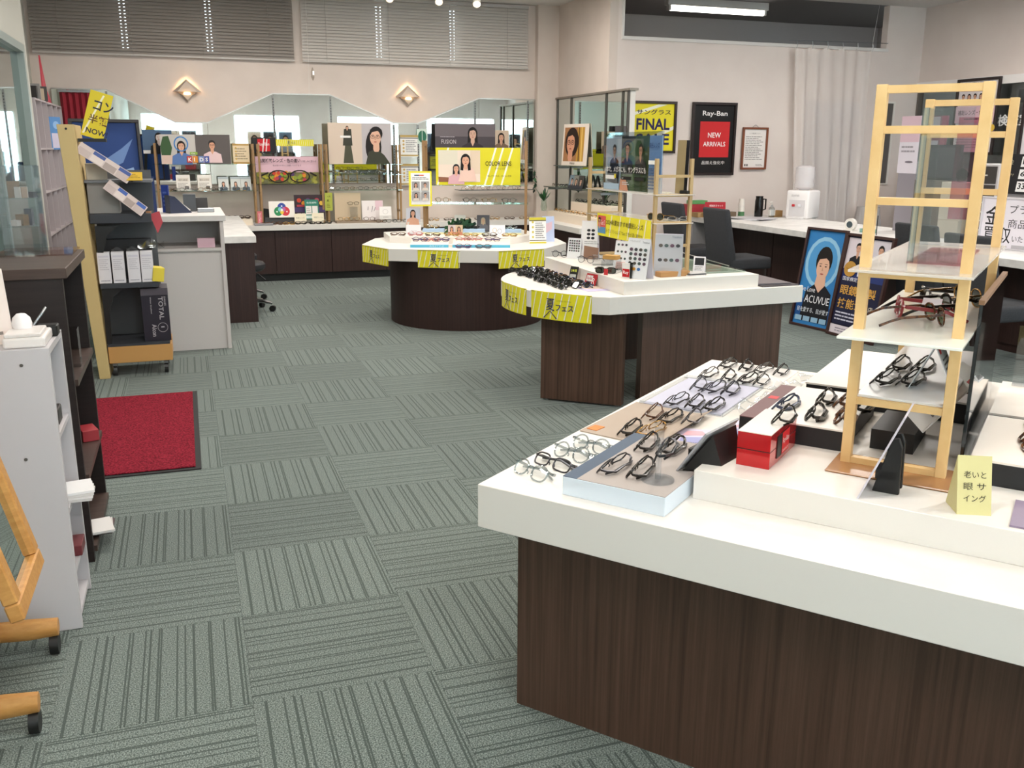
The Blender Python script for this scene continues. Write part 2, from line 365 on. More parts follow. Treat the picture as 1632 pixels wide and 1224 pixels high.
# ------------------------------------------------------------------ the room
XL, XR, YB, YF, YP, XP = -1.42, 8.6, 11.1, -3.0, 9.55, 4.42
floor = struct(box('floor', XL - .2, YF - .2, -.06, XR + 1.6, 12.6, -.006, mat('#3a443f', .95)))
tile_mb = MB(); hs_ = .2498
tile_mb.add([(x * s, y * s, z) for z, s in ((-.006, 1), (-.0012, 1), (0, .996)) for x, y in ((-hs_, -hs_), (hs_, -hs_), (hs_, hs_), (-hs_, hs_))],
            [(8, 9, 10, 11)] + [(i, (i + 1) % 4, 4 + (i + 1) % 4, 4 + i) for i in range(4)] + [(4 + i, 4 + (i + 1) % 4, 8 + (i + 1) % 4, 8 + i) for i in range(4)])
def uv_tile(me, fn):
    uv = me.uv_layers.new(name='tile')
    for lp in me.loops:
        uv.data[lp.index].uv = fn(me.vertices[lp.vertex_index].co, lp)
tile_me = tile_mb.mesh('carpet_tile', CARPET); uv_tile(tile_me, lambda c, l: (c.x + .25, c.y + .25))
vis = []; rest = []
for i in range(-4, 21):
    for j in range(-11, 19):
        x = .065 + .25 + .5 * i; y = 2.28 + .25 + .5 * j
        if x < XL - .2 or x > XR + .1 or y < YF or y > YB or (y > YP and x > XP + .2): continue
        d = Vector((x, y, -1.442)); dep = d.dot(f3); ok = False
        if dep > .5:
            px = 816 + 1464.26 * d.dot(r4) / dep; py = 612 - 1464.26 * d.dot(u4) / dep
            ok = -90 < px < 1720 and 330 < py < 1420 and x > -.75
            if x > 1.3 and y < 4.2 and not (y > 3.4 and x < 2.2): ok = False
            if y > 10.8: ok = False
            if x < .2 and y > 7.1: ok = False
            if x > 5.4: ok = False
        (vis if ok else rest).append((x, y, (i + j) % 2, dep))
vis.sort(key=lambda q: q[3])
rest += vis[290:]; vis = vis[:290]
for x, y, p, _ in vis:
    put('carpet_tile', tile_me, floor, (x - floor.location.x, y - floor.location.y, .06), (0, 0, PI / 2 if p == 0 else 0))
rm = MB()
for x, y, p, _ in rest:
    if p == 0: vs = [(-b + x, a + y, c) for a, b, c in tile_mb.v]
    else: vs = [(a + x, b + y, c) for a, b, c in tile_mb.v]
    rm.add(vs, tile_mb.f)
me = rm.mesh('carpet_tiles_beyond', CARPET); nv = len(tile_mb.v)
uv_tile(me, lambda c, l: (tile_mb.v[l.vertex_index % nv][0] + .25, tile_mb.v[l.vertex_index % nv][1] + .25))
tag(put('carpet_tiles_beyond', me, floor, (-floor.location.x, -floor.location.y, .06)), kind='stuff')

struct(box('ceiling', XL - .2, YF - .2, CEIL, XR + .2, YP + .02, CEIL + .1, CEILM))
struct(box('ceiling_rear', XL - .2, YP + .02, CEIL, XP + .1, YB + .2, CEIL + .1, CEILM))
# back wall with two high windows
WX = [(-1.36, 1.24), (1.37, 4.02)]; WZ0, WZ1 = 2.42, 3.08
wb = MB(); wb.box(XL - .2, YB, 0, XP, YB + .15, WZ0); wb.box(XL - .2, YB, WZ1, XP, YB + .15, CEIL)
wb.box(XL - .2, YB, WZ0, WX[0][0], YB + .15, WZ1); wb.box(WX[0][1], YB, WZ0, WX[1][0], YB + .15, WZ1); wb.box(WX[1][1], YB, WZ0, XP, YB + .15, WZ1)
struct(wb.build('wall_back', WALL))
for n, (a, b) in enumerate(WX):
    win = struct(put('window_%d' % (n + 1), None, None, ((a + b) / 2, YB + .12, WZ0)))
    h = WZ1 - WZ0; hw = (b - a) / 2
    for k in range(3):
        x0 = -hw + k * 2 * hw / 3; x1 = x0 + 2 * hw / 3
        MB().box(x0 + .03, 0, .03, x1 - .03, .006, h - .03).build('pane', mat('#3c3e40', .1), win)
    fm = MB(); fm.box(-hw, -.02, 0, hw, .03, .03); fm.box(-hw, -.02, h - .03, hw, .03, h)
    for k in range(4): x = -hw + k * 2 * hw / 3; x = min(max(x, -hw + .015), hw - .015); fm.box(x - .015, -.02, .03, x + .015, .03, h - .03)
    fm.build('window_frame', STEEL, win)
struct(box('trim_1', XP - .27, YB - .1, 0, XP, YB, CEIL, WALL))          # narrow pier in the corner
# side wall that steps forward to the poster wall
struct(box('wall_return', XP, YP, 0, XP + .1, YB + .15, CEIL, WALL))
wp = MB(); wp.box(XP + .1, YP, 0, XR, YP + .1, 2.63); wp.box(XP + .1, YP, 2.63, XP + .16, YP + .1, CEIL); wp.box(8.06, YP, 2.63, XR, YP + .1, CEIL)
struct(wp.build('wall_posters', WALLW))
tr = MB(); tr.box(4.56, YP - .02, 2.60, 8.08, YP + .1, 2.635); tr.box(4.56, YP - .02, 2.635, 4.585, YP + .1, CEIL)
struct(tr.build('trim_2', mat('#d8d4d0', .5)))
# room seen through the opening above the poster wall
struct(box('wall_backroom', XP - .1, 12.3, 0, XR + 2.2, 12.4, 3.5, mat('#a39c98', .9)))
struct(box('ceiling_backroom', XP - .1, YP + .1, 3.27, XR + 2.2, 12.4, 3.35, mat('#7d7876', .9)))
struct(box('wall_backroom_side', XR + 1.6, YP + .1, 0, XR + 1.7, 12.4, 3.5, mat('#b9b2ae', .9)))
struct(box('trim_4', XP - .15, YP - .05, 3.2, XR + 2.2, YP + .25, 3.42, mat('#a39c98', .9)))  # unseen filler over the ceiling joint, added to keep sky light out
struct(box('trim_5', XP - .15, YP + .25, 3.2, XP + .1, 12.4, 3.42, mat('#a39c98', .9)))  # unseen filler above the return wall, added against leaking sky light
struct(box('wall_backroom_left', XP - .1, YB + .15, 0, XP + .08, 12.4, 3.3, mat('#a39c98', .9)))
# left wall: a glazed block stands forward of a recess
XG = -1.17
wl = MB(); wl.box(XL - .15, YF, 2.25, XG, 9.0, CEIL); wl.box(XL - .15, YF, 0, XG, 9.0, .25); wl.box(XL - .15, 8.80, .25, XG, 9.0, 2.25); wl.box(XL - .15, YF, .25, XG, 4.0, 2.25); wl.box(XL - .15, 9.0, 0, XL, YB, CEIL)
struct(wl.build('wall_left', mat('#bdbdb4', .7)))
lw_ = struct(put('window_3', None, None, (XG, 6.4, .25)))
for k in range(3): MB().box(-.05, -2.4 + k * 1.6, 0, -.04, -2.4 + k * 1.6 + 1.57, 2.0).build('pane', MIRRG, lw_)
fm = MB()
for k in range(4): fm.box(-.06, -2.435 + k * 1.6, 0, .01, -2.365 + k * 1.6, 2.0)
fm.box(-.06, -2.4, 1.94, .012, 2.43, 2.0); fm.box(-.06, -2.4, 0, .012, 2.43, .05)
fm.build('window_frame', mat('#9aa5a1', .4), lw_)
# right wall: plaster above a white rail, glazed below
wr = MB(); wr.box(XR, YF, 2.26, XR + .12, YP + .1, CEIL); wr.box(XR, YF, 0, XR + .12, 4.0, 2.26)
struct(wr.build('wall_right', WALLW))
struct(box('trim_3', XR - .03, 4.0, 2.17, XR + .1, YP, 2.26, mat('#ece8e6', .4)))
gw = struct(put('window_4', None, None, (XR, 6.75, 0)))
for k in range(3): MB().box(.03, -2.72 + k * 1.84, .12, .04, -2.72 + k * 1.84 + 1.78, 2.17).build('pane', clear('partition_glass', '#dfe4e4', .12), gw)
fm = MB()
for k in range(4): fm.box(.0, -2.75 + k * 1.84, 0, .07, -2.71 + k * 1.84, 2.17)
fm.box(0, -2.75, 0, .07, 2.8, .12); fm.build('window_frame', mat('#6b655f', .5), gw)
struct(box('wall_test_room', XR + 1.5, 3.0, 0, XR + 1.6, YP + .1, CEIL, mat('#aaa39f', .9)))
struct(box('ceiling_test_room', XR + .12, 3.0, 2.6, XR + 1.6, YP + .1, 2.7, mat('#b8b2ae', .9)))
struct(box('wall_test_room_end', XR + .12, 3.0, 0, XR + 1.6, 3.1, CEIL, mat('#aaa39f', .9)))
area_light((XR + .9, 6.5, 2.58), 1.2, .3, 14, (1, .95, .9))
# shopfront behind the camera
wf = MB(); wf.box(XL, YF - .15, 2.25, XR, YF, CEIL); wf.box(XL, YF - .15, 0, XR, YF, .3)
for x0_, x1_ in ((XL, -.9), (.5, 1.3), (2.9, 3.9), (5.5, 6.3), (8.2, XR)): wf.box(x0_, YF - .15, .3, x1_, YF, 2.25)
struct(wf.build('wall_front', WALLW))
fw_ = struct(put('window_5', None, None, (0, YF - .08, .3)))
for x0_, x1_ in ((-.9, .5), (1.3, 2.9), (3.9, 5.5), (6.3, 8.2)): MB().box(x0_, 0, 0, x1_, .006, 1.95).build('pane', clear('shopfront_glass', '#eef2f2', .08), fw_)

# fittings for the added, unseen ceiling tubes
for n, (x, y) in enumerate(ADDED_TUBES):
    t = thing('ceiling_light', ['white recessed tube light in ceiling above the %s' % q for q in ('oak mirror stand', 'near display table end', 'near corner of gold counter', 'red floor mat', 'middle display table', 'long sales counter', 'white cabinet aisle', 'polygon display table', 'poster wall end of the counter', 'back counter left end', 'back counter right end', 'shopfront left half', 'shopfront right half')][n], 'ceiling light', (x, y, CEIL - .035), 0, 'ceiling tube lights')
    fm = MB(); fm.box(-.64, -.18, 0, .64, -.15, .035); fm.box(-.64, .15, 0, .64, .18, .035); fm.box(-.64, -.15, 0, -.61, .15, .035); fm.box(.61, -.15, 0, .64, .15, .035)
    fm.build('housing', WHITE2, t); MB().box(-.61, -.15, .012, .61, .15, .03).build('diffuser', mat('#fff6ea', .5, emit=6), t)
# fluorescent fitting in the back room
t = thing('fluorescent_fitting', 'bright bare tube fitting on back room ceiling above poster wall', 'ceiling light', (6.5, 10.85, 3.12))
MB().box(-.72, -.05, .06, .72, .05, .15).build('housing', WHITE2, t); MB().box(-.70, -.035, .0, -.67, .035, .06).build('lamp_holder', WHITE2, t); MB().box(.67, -.035, 0, .70, .035, .06).build('lamp_holder', WHITE2, t)
MB().tube([(-.67, -.0, .03), (.67, 0, .03)], .032, 12).build('tube', mat('#fffaf0', .5, emit=8), t)

# blinds
slat_cache = {}
for n, (a, b) in enumerate(WX):
    t = thing('venetian_blind', ['grey metal venetian blind over the high left window', 'grey metal venetian blind over the high right window by corner'][n], 'blind', ((a + b) / 2, YB - .045, 2.385), 0, 'closed high window blinds')
    w2 = (b - a) / 2 + .02; h = CEIL - 2.385 - .02
    sm = MB().add([(-w2, -.011 * c, .011 * s) if k == 0 else (w2, -.011 * c, .011 * s) for c, s in ((-.9, 1.55), (-.1, .2), (.75, -1.55)) for k in (0, 1)], [(0, 1, 3, 2), (2, 3, 5, 4)]).mesh('slat', [mat('#cfc8c1', .4), mat('#978f88', .4)][1 - n])
    k = 0; z = .03
    while z < h - .03: put('slat', sm, t, (0, 0, z)); z += .0335
    MB().box(-w2, -.012, 0, w2, .012, .018).build('bottom_rail', mat('#b5aea8', .4), t); MB().box(-w2, -.02, h - .03, w2, .02, h).build('head_rail', mat('#b5aea8', .4), t)
    for x in (-.8 * w2, -.27 * w2, .27 * w2, .8 * w2):
        MB().tube([(x, -.014, .01), (x, -.014, h - .03)], .0015, 4).build('ladder_cord', mat('#8a847e', .7), t)
    if n == 1: MB().tube([(-w2 + .06, -.02, h - .05), (-w2 + .06, -.03, .0), (-w2 + .05, -.03, -.34)], .002, 4).build('pull_cord', WHITE, t); MB().lathe([(.004, -.2), (.02, -.16), (.018, -.1), (.004, -.06)], 8, 0, -w2 + .1, -.03).build('cord_cleat', clear('cleat_plastic', '#e8e4e0', .2), t)

# zig-zag wall mirror in panels
ztop = [(-1.25, 2.03), (-.72, 2.03), (-.05, 1.705), (.28, 1.705), (1.0, 2.03), (1.64, 2.03), (2.37, 1.73), (2.66, 1.73), (3.42, 2.03), (4.14, 2.03)]
t = thing('wall_mirror', 'long zigzag topped wall mirror along the back wall', 'mirror', (0, YB - .03, 1.05))
def ztop_at(x):
    for (a, b), (c, d) in zip(ztop, ztop[1:]):
        if a <= x <= c: return b + (d - b) * (x - a) / (c - a)
    return 2.03
cuts = [-1.25, -.72, -.05, .28, 1.0, 1.64, 2.37, 2.66, 3.42, 4.14]
for a, b in zip(cuts, cuts[1:]):
    MB().prism_y([(a + .002, 0), (b - .002, 0), (b - .002, ztop_at(b) - 1.05), (a + .002, ztop_at(a) - 1.05)], 0, .012).build('mirror_panel', MIRROR, t)
for (a, b), (c, d) in zip(ztop, ztop[1:]):
    MB().prism_y([(a, b - 1.05), (c, d - 1.05), (c, d - 1.037), (a, b - 1.037)], -.012, .02).build('edge_trim', mat('#b9b4ae', .3, .8), t)
for x in (-.72, 1.0, 1.64, 2.37, 2.66, 3.37, 4.05):
    m_ = MB(); hh = ztop_at(x) - 1.06
    m_.box(x - .011, -.012, 0, x + .011, 0, hh); z = .02
    while z < hh - .02: m_.box(x - .005, -.0135, z, x + .005, -.012, z + .014, 1); z += .03
    m_.build('slotted_standard', [mat('#7d7a76', .35, .8), mat('#1d1c1b', .6)], t)
# sconces
for n, x in enumerate((.095, 2.55)):
    t = thing('wall_sconce', ['lit diamond wall sconce above the left dip of the mirror', 'lit diamond wall sconce above the right dip of the mirror'][n], 'wall lamp', (x, YB - .002, 2.045), 0, 'diamond wall sconces')
    SC = mat('#b9ada2', .7)
    MB().prism_y([(-.105, 0), (0, -.125), (.105, 0), (0, .105)], -.02, 0).build('back_plate', SC, t)
    MB().add([(-.15, -.02, -.012), (.15, -.02, -.012), (0, -.02, .12), (-.10, -.095, -.012), (.10, -.095, -.012), (0, -.05, .10)], [(0, 1, 4, 3), (0, 3, 5, 2), (1, 2, 5, 4), (3, 4, 5)]).build('hood', SC, t)
    MB().add([(-.085, -.02, -.03), (.085, -.02, -.03), (0, -.02, -.12), (-.05, -.07, -.045), (.05, -.07, -.045), (0, -.045, -.10)], [(0, 3, 4, 1)[::-1], (0, 2, 5, 3), (1, 4, 5, 2), (3, 5, 4)]).build('lower_shell', SC, t)
    MB().lathe([(.005, -.05), (.03, -.045), (.042, -.03), (.03, -.016), (.005, -.013)], 12, 0, 0, -.05).build('bulb', mat('#ffcf96', .5, emit=3.5), t)
    for dz, e in ((.16, 3.0), (-.03, .35)):
        d = bpy.data.lights.new('sconce_light', 'POINT'); d.energy = e * .8; d.color = (1, .62, .30); d.shadow_soft_size = .03
        o = bpy.data.objects.new('sconce_light', d); COL.objects.link(o); o.parent = t; o.location = (0, -.045 if dz > 0 else -.14, dz * .35 if dz > 0 else dz)
# track with spot heads near the back wall
t = thing('track_rail', 'white lighting track under the ceiling near the back wall', 'light rail', (2.3, 10.0, CEIL - .03))
MB().box(-1.6, -.018, 0, 1.6, .018, .03).build('rail', WHITE2, t)
for n, x in enumerate((1.0, 1.62, 2.12, 2.64, 3.05)):
    s_ = thing('spot_head', 'small white track spotlight, %s from the left along the back' % ORD[n], 'spotlight', (x, 10.0, CEIL - .03), 0, 'track spots by the blinds')
    MB().box(-.03, -.015, -.05, .03, .015, 0).build('adapter', WHITE, s_); MB().tube([(0, 0, -.05), (0, 0, -.1)], .009, 8).build('stem', WHITE, s_)
    MB().tube([(.02, -.02, -.08), (-.01, -.10, -.17)], [.034, .042], 12).build('lamp_can', WHITE, s_)
    MB().tube([(-.0085, -.097, -.167), (-.0105, -.103, -.173)], .036, 12).build('lamp_face', mat('#ffe7c4', .5, emit=5 if n == 4 else 1.5), s_)
for n, (loc, tg, pw, an) in enumerate(SPOTS):
    s_ = thing('ceiling_spot', 'white ceiling spotlight aimed at the %s' % ('nearest table front', 'nearest table right side', 'middle table round end', 'middle table riser', 'polygon table left half', 'polygon table right half')[n].replace('the ', ''), 'spotlight', (loc[0], loc[1], CEIL), 0, 'ceiling spots over the display tables')
    MB().lathe([(.05, -.03), (.05, 0)], 12).build('canopy', WHITE, s_); MB().tube([(0, 0, -.03), (0, 0, -.15)], .01, 8).build('stem', WHITE, s_)
    v = (Vector(tg) - Vector(loc)).normalized(); p0 = Vector((0, 0, -.2)) - v * .06; p1 = Vector((0, 0, -.2)) + v * .03
    MB().tube([p0, p1], [.035, .05], 12).build('lamp_can', WHITE, s_)

# mirrored partition that runs forward from the back corner
t = thing('mirror_partition', 'white ended partition faced with mirror panels beside the poster wall', 'partition', (XP, 9.85, 0))
MB().box(-.01, -.88, 0, .05, 1.12, 2.04).build('panel', WHITE2, t, bev=.003)
for a, b in zip((-.87, -.73, -.32, .66), (-.73, -.32, .66, 1.1)): MB().box(-.022, a + .003, .66, -.011, b - .003, 2.03).build('mirror_panel', MIRROR, t)
MB().box(-.035, -.91, 2.04, .065, 1.15, 2.062).build('top_rail', mat('#8e857b', .35, .6), t)
for y in (-.86, -.73, -.32, .66, 1.1): MB().box(-.034, y - .012, .66, -.012, y + .012, 2.04).build('slotted_standard', mat('#55504b', .4, .7), t)

# translucent curtain on a wire
def curtain(x0, x1, z0, z1, y, folds):
    n = 90; vs = []; fs = []; rows = 12
    for r_ in range(rows + 1):
        f = r_ / rows; z = z1 + (z0 - z1) * f
        for i in range(n + 1):
            u = i / n; amp = .010 + .028 * f; sag = .03 * abs(math.sin(u * PI * 5)) * (1 - f) ** 4
            xl = x0 + (.16 * f); xr = x1 + .0 * f
            vs.append((xl + (xr - xl) * u, y + amp * math.sin(u * folds * 2 * PI + .8 * math.sin(u * 9)) + .01 * math.sin(u * 40 + f * 3), z - sag))
    for r_ in range(rows):
        for i in range(n): a = r_ * (n + 1) + i; fs.append((a, a + n + 1, a + n + 2, a + 1))
    return vs, fs
cm = bpy.data.materials.new('sheer_curtain'); cm.use_nodes = True; T_ = cm.node_tree; b_ = T_.nodes['Principled BSDF']; b_.inputs['Base Color'].default_value = lin('#eae0da'); b_.inputs['Roughness'].default_value = .9
tr_ = T_.nodes.new('ShaderNodeBsdfTransparent'); mx_ = T_.nodes.new('ShaderNodeMixShader'); mx_.inputs[0].default_value = .6
T_.links.new(tr_.outputs[0], mx_.inputs[1]); T_.links.new(b_.outputs[0], mx_.inputs[2]); T_.links.new(mx_.outputs[0], T_.nodes['Material Output'].inputs[0])
t = thing('sheer_curtain', 'sheer off-white curtain hanging from a wire on the poster wall', 'curtain', (7.23, YP - .12, 0))
vs, fs = curtain(-.54, .53, .60, 2.60, 0, 6)
MB().add(vs, fs).build('cloth', cm, t, smooth=True)
MB().tube([(-.62, 0, 2.66), (.75, 0, 2.68)], .004, 5).build('wire', STEEL, t)
for k in range(6): x = -.52 + k * .21; MB().tube([(x, 0, 2.665), (x + .008, -.006, 2.62), (x, 0, 2.58)], .004, 5).build('hook', STEEL, t)
MB().tube([(.53, 0, 2.66), (.56, -.02, 3.1)], .002, 4).build('hanging_wire', STEEL, t)
struct(box('door_1', 6.98, YP - .012, 0, 7.75, YP + .001, 2.02, mat('#a7a3a8', .6)))

# ------------------------------------------------------------------ shared pieces
YEL = '#e3d92c'; NAVY = '#2a2a5c'
def banner_items(asp, small=True):
    I = []
    for k in range(int(asp * 3.4) + 1):
        x = .02 + k * .30
        if x + .05 > asp - .02: break
        x2 = min(x + .22, asp - .045)
        I.append(('p', [(x, .03), (x + .045, .03), (x2 + .045, .97), (x2, .97)], '#efedd2'))
    c = asp * .30
    I += [('t', c, .34, .44, '夏', NAVY, .36, .006), ('t', c + .42, .36, .22, 'フェス', NAVY, .72, .016),
          ('p', [(c + .16, .33), (c + .2, .33), (c - .08, .05), (c - .14, .05)], NAVY), ('p', [(c + .16, .33), (c + .2, .33), (c + .5, .05), (c + .44, .05)], NAVY),
          ('t', c + .45, .70, .05, 'SUMMER FESTIVAL', '#8f8c3c', .6), ('r', 0, .965, asp, .985, '#55521c')]
    return I
def bent_banner(label, cx, cy, rad, phi, w, h, z, group):
    r = thing('yellow_banner', label, 'banner', (cx, cy, z), R(phi + 90), group)
    sh = MB(); n = 14
    for i in range(n): sh.box(-w / 2 + w * i / n, 0, 0, -w / 2 + w * (i + 1) / n, .0015, h)
    o1 = sh.build('sheet', mat(YEL, .5, spec=.3), r); o2 = art(r, w, h, banner_items(w / h), y=-.0004, step=.0004)
    for o in (o1, o2):
        for v in o.data.vertices:
            a = v.co.x / rad; q = rad - v.co.y; v.co = (math.sin(a) * q, -math.cos(a) * q, v.co.z)
    return r
def edge_board(name, label, cat, p0, p1, z, h, off, bgc, items, group=None):      # flat board hung on a table edge
    v = Vector((p1[0] - p0[0], p1[1] - p0[1])); ang = math.atan2(v.y, v.x); n = Vector((v.y, -v.x)).normalized()
    c = (Vector(p0[:2]) + Vector(p1[:2])) / 2 + n * off
    return board(name, label, cat, v.length, h, (c.x, c.y, z), ang, bgc, items, t=.0015, group=group)
def rack(label, loc, rotz, wid, lens, h, rungs, shelves, m, post=.018, dep=.026, rear_z=0., plates=None, group=None, rung_h=.016, front_skew=0):
    t = thing('ladder_display_rack', label, 'display rack', loc, rotz, group)
    for yy, zb in ((0, 0), (lens, rear_z)):
        for sx in (-1, 1):
            x = sx * (wid / 2 - post / 2)
            MB().box(x - post / 2, yy - dep / 2, zb, x + post / 2, yy + dep / 2, h).build('post', m, t, bev=.001)
        for z in rungs:
            if z < zb + .005: z = zb + .008
            MB().box(-wid / 2 + post, yy - dep * .4, z - rung_h / 2, wid / 2 - post, yy + dep * .4, z + rung_h / 2).build('rung', m, t)
    for (z, x0, x1, y0, y1, mm) in shelves: MB().box(x0, y0, z, x1, y1, z + .006).build('glass_shelf', mm, t, bev=.001)
    for (x0, x1, y0, y1, z, mm) in (plates or []): MB().box(x0, y0, z, x1, y1, z + .005).build('foot_plate', mm, t, bev=.002)
    return t
def tent(name, label, cat, w, h, loc, rotz, bgc, items, spread=.5, back='#e4e0ea', group=None):
    # folded card standing like a roof: printed face leans back, plain rear leg
    d = h * spread; r = thing(name, label, cat, loc, rotz, group); L_ = math.hypot(h, d / 2); tl = math.atan2(d / 2, h)
    f = put('front_leaf', MB().box(-w / 2, 0, 0, w / 2, .002, L_).mesh('front_leaf', mat(bgc, .5)), r, (0, -d / 2, 0), (-tl, 0, 0))
    put('rear_leaf', MB().box(-w / 2, -.002, 0, w / 2, 0, L_).mesh('rear_leaf', mat(back, .6)), r, (0, d / 2, 0), (tl, 0, 0))
    if items: o = art(f, w, L_, [('r', .01, .01, w / L_ - .01, .99, bgc)] + list(items))
    return r
def lens_rows(asp, rows, cols, col='#4a4a4e', x0=.12, x1=None, y0=.35, y1=.8, s=.045):
    x1 = x1 or asp - .1; I = []
    for j in range(rows):
        for i in range(cols):
            I.append(('e', x0 + (x1 - x0) * i / max(cols - 1, 1), y0 + (y1 - y0) * j / max(rows - 1, 1), s, s * .8, col if not isinstance(col, list) else col[(i + j) % len(col)]))
    return I

# ------------------------------------------------------------------ nearest display table
C0 = Vector((.610, 1.997)); AT = R(-51); EU = Vector((math.cos(AT), math.sin(AT))); EV = Vector((-math.sin(AT), math.cos(AT)))
def g(u, v, z): q = C0 + EU * u + EV * v; return (q.x, q.y, z)
t = thing('display_table', 'nearest display table, white stepped top on dark wood panels', 'table', (C0.x, C0.y, 0), AT)
MB().box(0, 0, .55, 1.9, 1.62, .66).build('table_top', WHITE, t, bev=.0015)
MB().box(.034, .134, 0, 1.86, .154, .55).build('front_panel', DARKW, t); MB().box(.034, .154, 0, .054, 1.47, .55).build('side_panel', DARKW, t)
MB().box(1.84, .154, 0, 1.86, 1.47, .55).build('side_panel', DARKW, t); MB().box(.054, 1.45, 0, 1.84, 1.47, .55).build('rear_panel', DARKW, t)
MB().box(.472, .192, .66, 1.8, 1.5, .73).build('riser', WHITE, t, bev=.001)
Z1, Z2 = .66, .73
def gthing(name, label, cat, u, v, z, rot=0, group=None): return thing(name, label, cat, g(u, v, z), AT + rot, group)
# silver case with grey top
t = gthing('low_plinth_box', 'low silver sided display box with grey top on nearest table corner', 'display box', .333, .25, Z1)
MB().box(-.128, -.2, 0, .128, .2, .045).build('body', mat('#d6e0ea', .35), t, bev=.001); MB().box(-.09, -.199, .045, .1275, .199, .0465).build('top_pad', mat('#a89f9a', .7), t); MB().box(-.1275, -.199, .045, -.09, .199, .0465).build('blue_strip', mat('#46566a', .6), t)
# leather sheet
t = gthing('leather_sheet', 'taupe leather sheet with orange tab under glasses', 'display mat', .15, .67, Z1, R(-6))
sh = MB(); n = 16
for i in range(n):
    for j in (0, 1): pass
vs = []; fs = []
for i in range(n + 1):
    u = i / n; x = -.125 + .26 * u
    z = .003 + (.02 * max(0, (u - .82) / .18) ** 1.5)
    for y in (-.17, .2): vs.append((x + (.0 if y < 0 else -.03), y, z))
for i in range(n): fs.append((2 * i, 2 * i + 2, 2 * i + 3, 2 * i + 1))
o = MB().add(vs, fs).build('leather', mat('#a99a8c', .7), t); sd = o.modifiers.new('thickness', 'SOLIDIFY'); sd.thickness = .0025; sd.offset = -1
MB().box(-.118, -.145, .003, -.085, -.10, .005).build('orange_tab', mat('#d07f3c', .6), t)
# clear tray
t = gthing('clear_tray', 'clear acrylic tray lined with lilac sheet under rows of glasses', 'tray', .165, 1.085, Z1)
MB().box(-.125, -.2, 0, .13, .19, .004).build('liner', mat('#bcbdd0', .4), t)
m_ = MB(); m_.box(-.135, -.21, 0, .14, -.207, .012); m_.box(-.135, .197, 0, .14, .2, .012); m_.box(-.135, -.207, 0, -.132, .197, .012); m_.box(.137, -.207, 0, .14, .197, .012); m_.build('rim', ACRYL, t)
t = gthing('frosted_tray', 'white back tray under the furthest rows of glasses on nearest table', 'tray', .17, 1.44, Z1)
MB().box(-.15, -.155, 0, .17, .155, .004).build('base', mat('#e6e3e0', .3), t, bev=.001)
# plastic film bag
random.seed(3)
def film(nu, nv, su, sv, hgt):
    vs = [(su * (i / nu - .5), sv * (j / nv - .5), .004 + hgt * abs(math.sin(i * .55 + j * .23) * math.cos(j * .6 - i * .2))) for j in range(nv + 1) for i in range(nu + 1)]
    return MB().add(vs, [(j * (nu + 1) + i, j * (nu + 1) + i + 1, (j + 1) * (nu + 1) + i + 1, (j + 1) * (nu + 1) + i) for j in range(nv) for i in range(nu)])
tag(film(10, 26, .09, .5, .03).build('plastic_sleeve', FILM, None, g(.375, 1.15, Z1), (0, 0, AT - .1), smooth=True), 'crumpled clear plastic sleeve beside the lilac tray', 'plastic bag')
tag(film(6, 10, .1, .14, .02).build('folded_sleeve', FILM, None, g(.42, 1.49, Z1), (0, 0, AT + .4), smooth=True), 'small clear plastic sleeve at the back edge of nearest table', 'plastic bag')
# leaflets
for k, (u, v, rz) in enumerate(((.33, .62, .25), (.39, .76, -.1))):
    board('leaflet', ['lilac leaflet behind the black easel card on nearest table', 'lilac leaflet beside maroon topped black box'][k], 'leaflet', .10, .17, g(u, v - .08, Z1 + .0005 + k * .001), AT + rz, '#cfc9de', [('p', [(.05, .1), (.5, .3), (.45, .6), (.1, .5)], '#9a9cc8'), ('p', [(.1, .6), (.5, .7), (.4, .9), (.15, .85)], '#d9a9b4'), ('lines', .08, .05, .5, .28, 4, '#6d6a80')], tilt=R(89), t=.001, group='lilac leaflets')
# small black easel card on the silver box
t = gthing('easel_card', 'small black tilted card holder on silver box', 'card stand', .425, .31, Z1 + .047, R(-97))
MB().add([(-.085, 0, 0), (.085, 0, 0), (.085, .07, .105), (-.085, .07, .105), (-.085, .005, 0), (.085, .005, 0), (.085, .075, .103), (-.085, .075, .103)], [(0, 1, 2, 3), (7, 6, 5, 4), (0, 4, 5, 1), (1, 5, 6, 2), (2, 6, 7, 3), (3, 7, 4, 0)]).build('card', mat('#9fa0a4', .35), t)
MB().prism([(-.05, .01), (.05, .01), (.035, .06), (-.035, .06)], 0, .05).build('holder', BLACKP, t, bev=.003)
MB().add([(-.06, .078, .095), (.06, .078, .095), (.075, .012, .0), (-.075, .012, 0), (-.05, .10, .02), (.05, .10, .02)], [(0, 1, 5, 4), (4, 5, 2, 3), (0, 4, 3), (1, 2, 5), (0, 3, 2, 1)]).build('back_leg', BLACKP, t)
# clear riser pin with a frame on it
t = gthing('acrylic_stand', 'clear acrylic disc stand with upright rod on silver box', 'glasses stand', .405, .14, Z1 + .047)
MB().lathe([(.038, 0), (.038, .004)], 24).build('disc', ACRYL, t, smooth=True); MB().tube([(0, 0, .004), (0, 0, .085)], .007, 10).build('rod', ACRYL, t, smooth=True); MB().tube([(0, -.006, .085), (0, .0, .125)], .011, 8).build('nose_piece', ACRYL, t, smooth=True)
spectacles('dark gunmetal glasses hanging on the clear acrylic stand', None, g(.395, .155, Z1 + .10), AT + R(-80), 'gun', 'rect', 'folded', .0018, tilt=(R(20), 0))
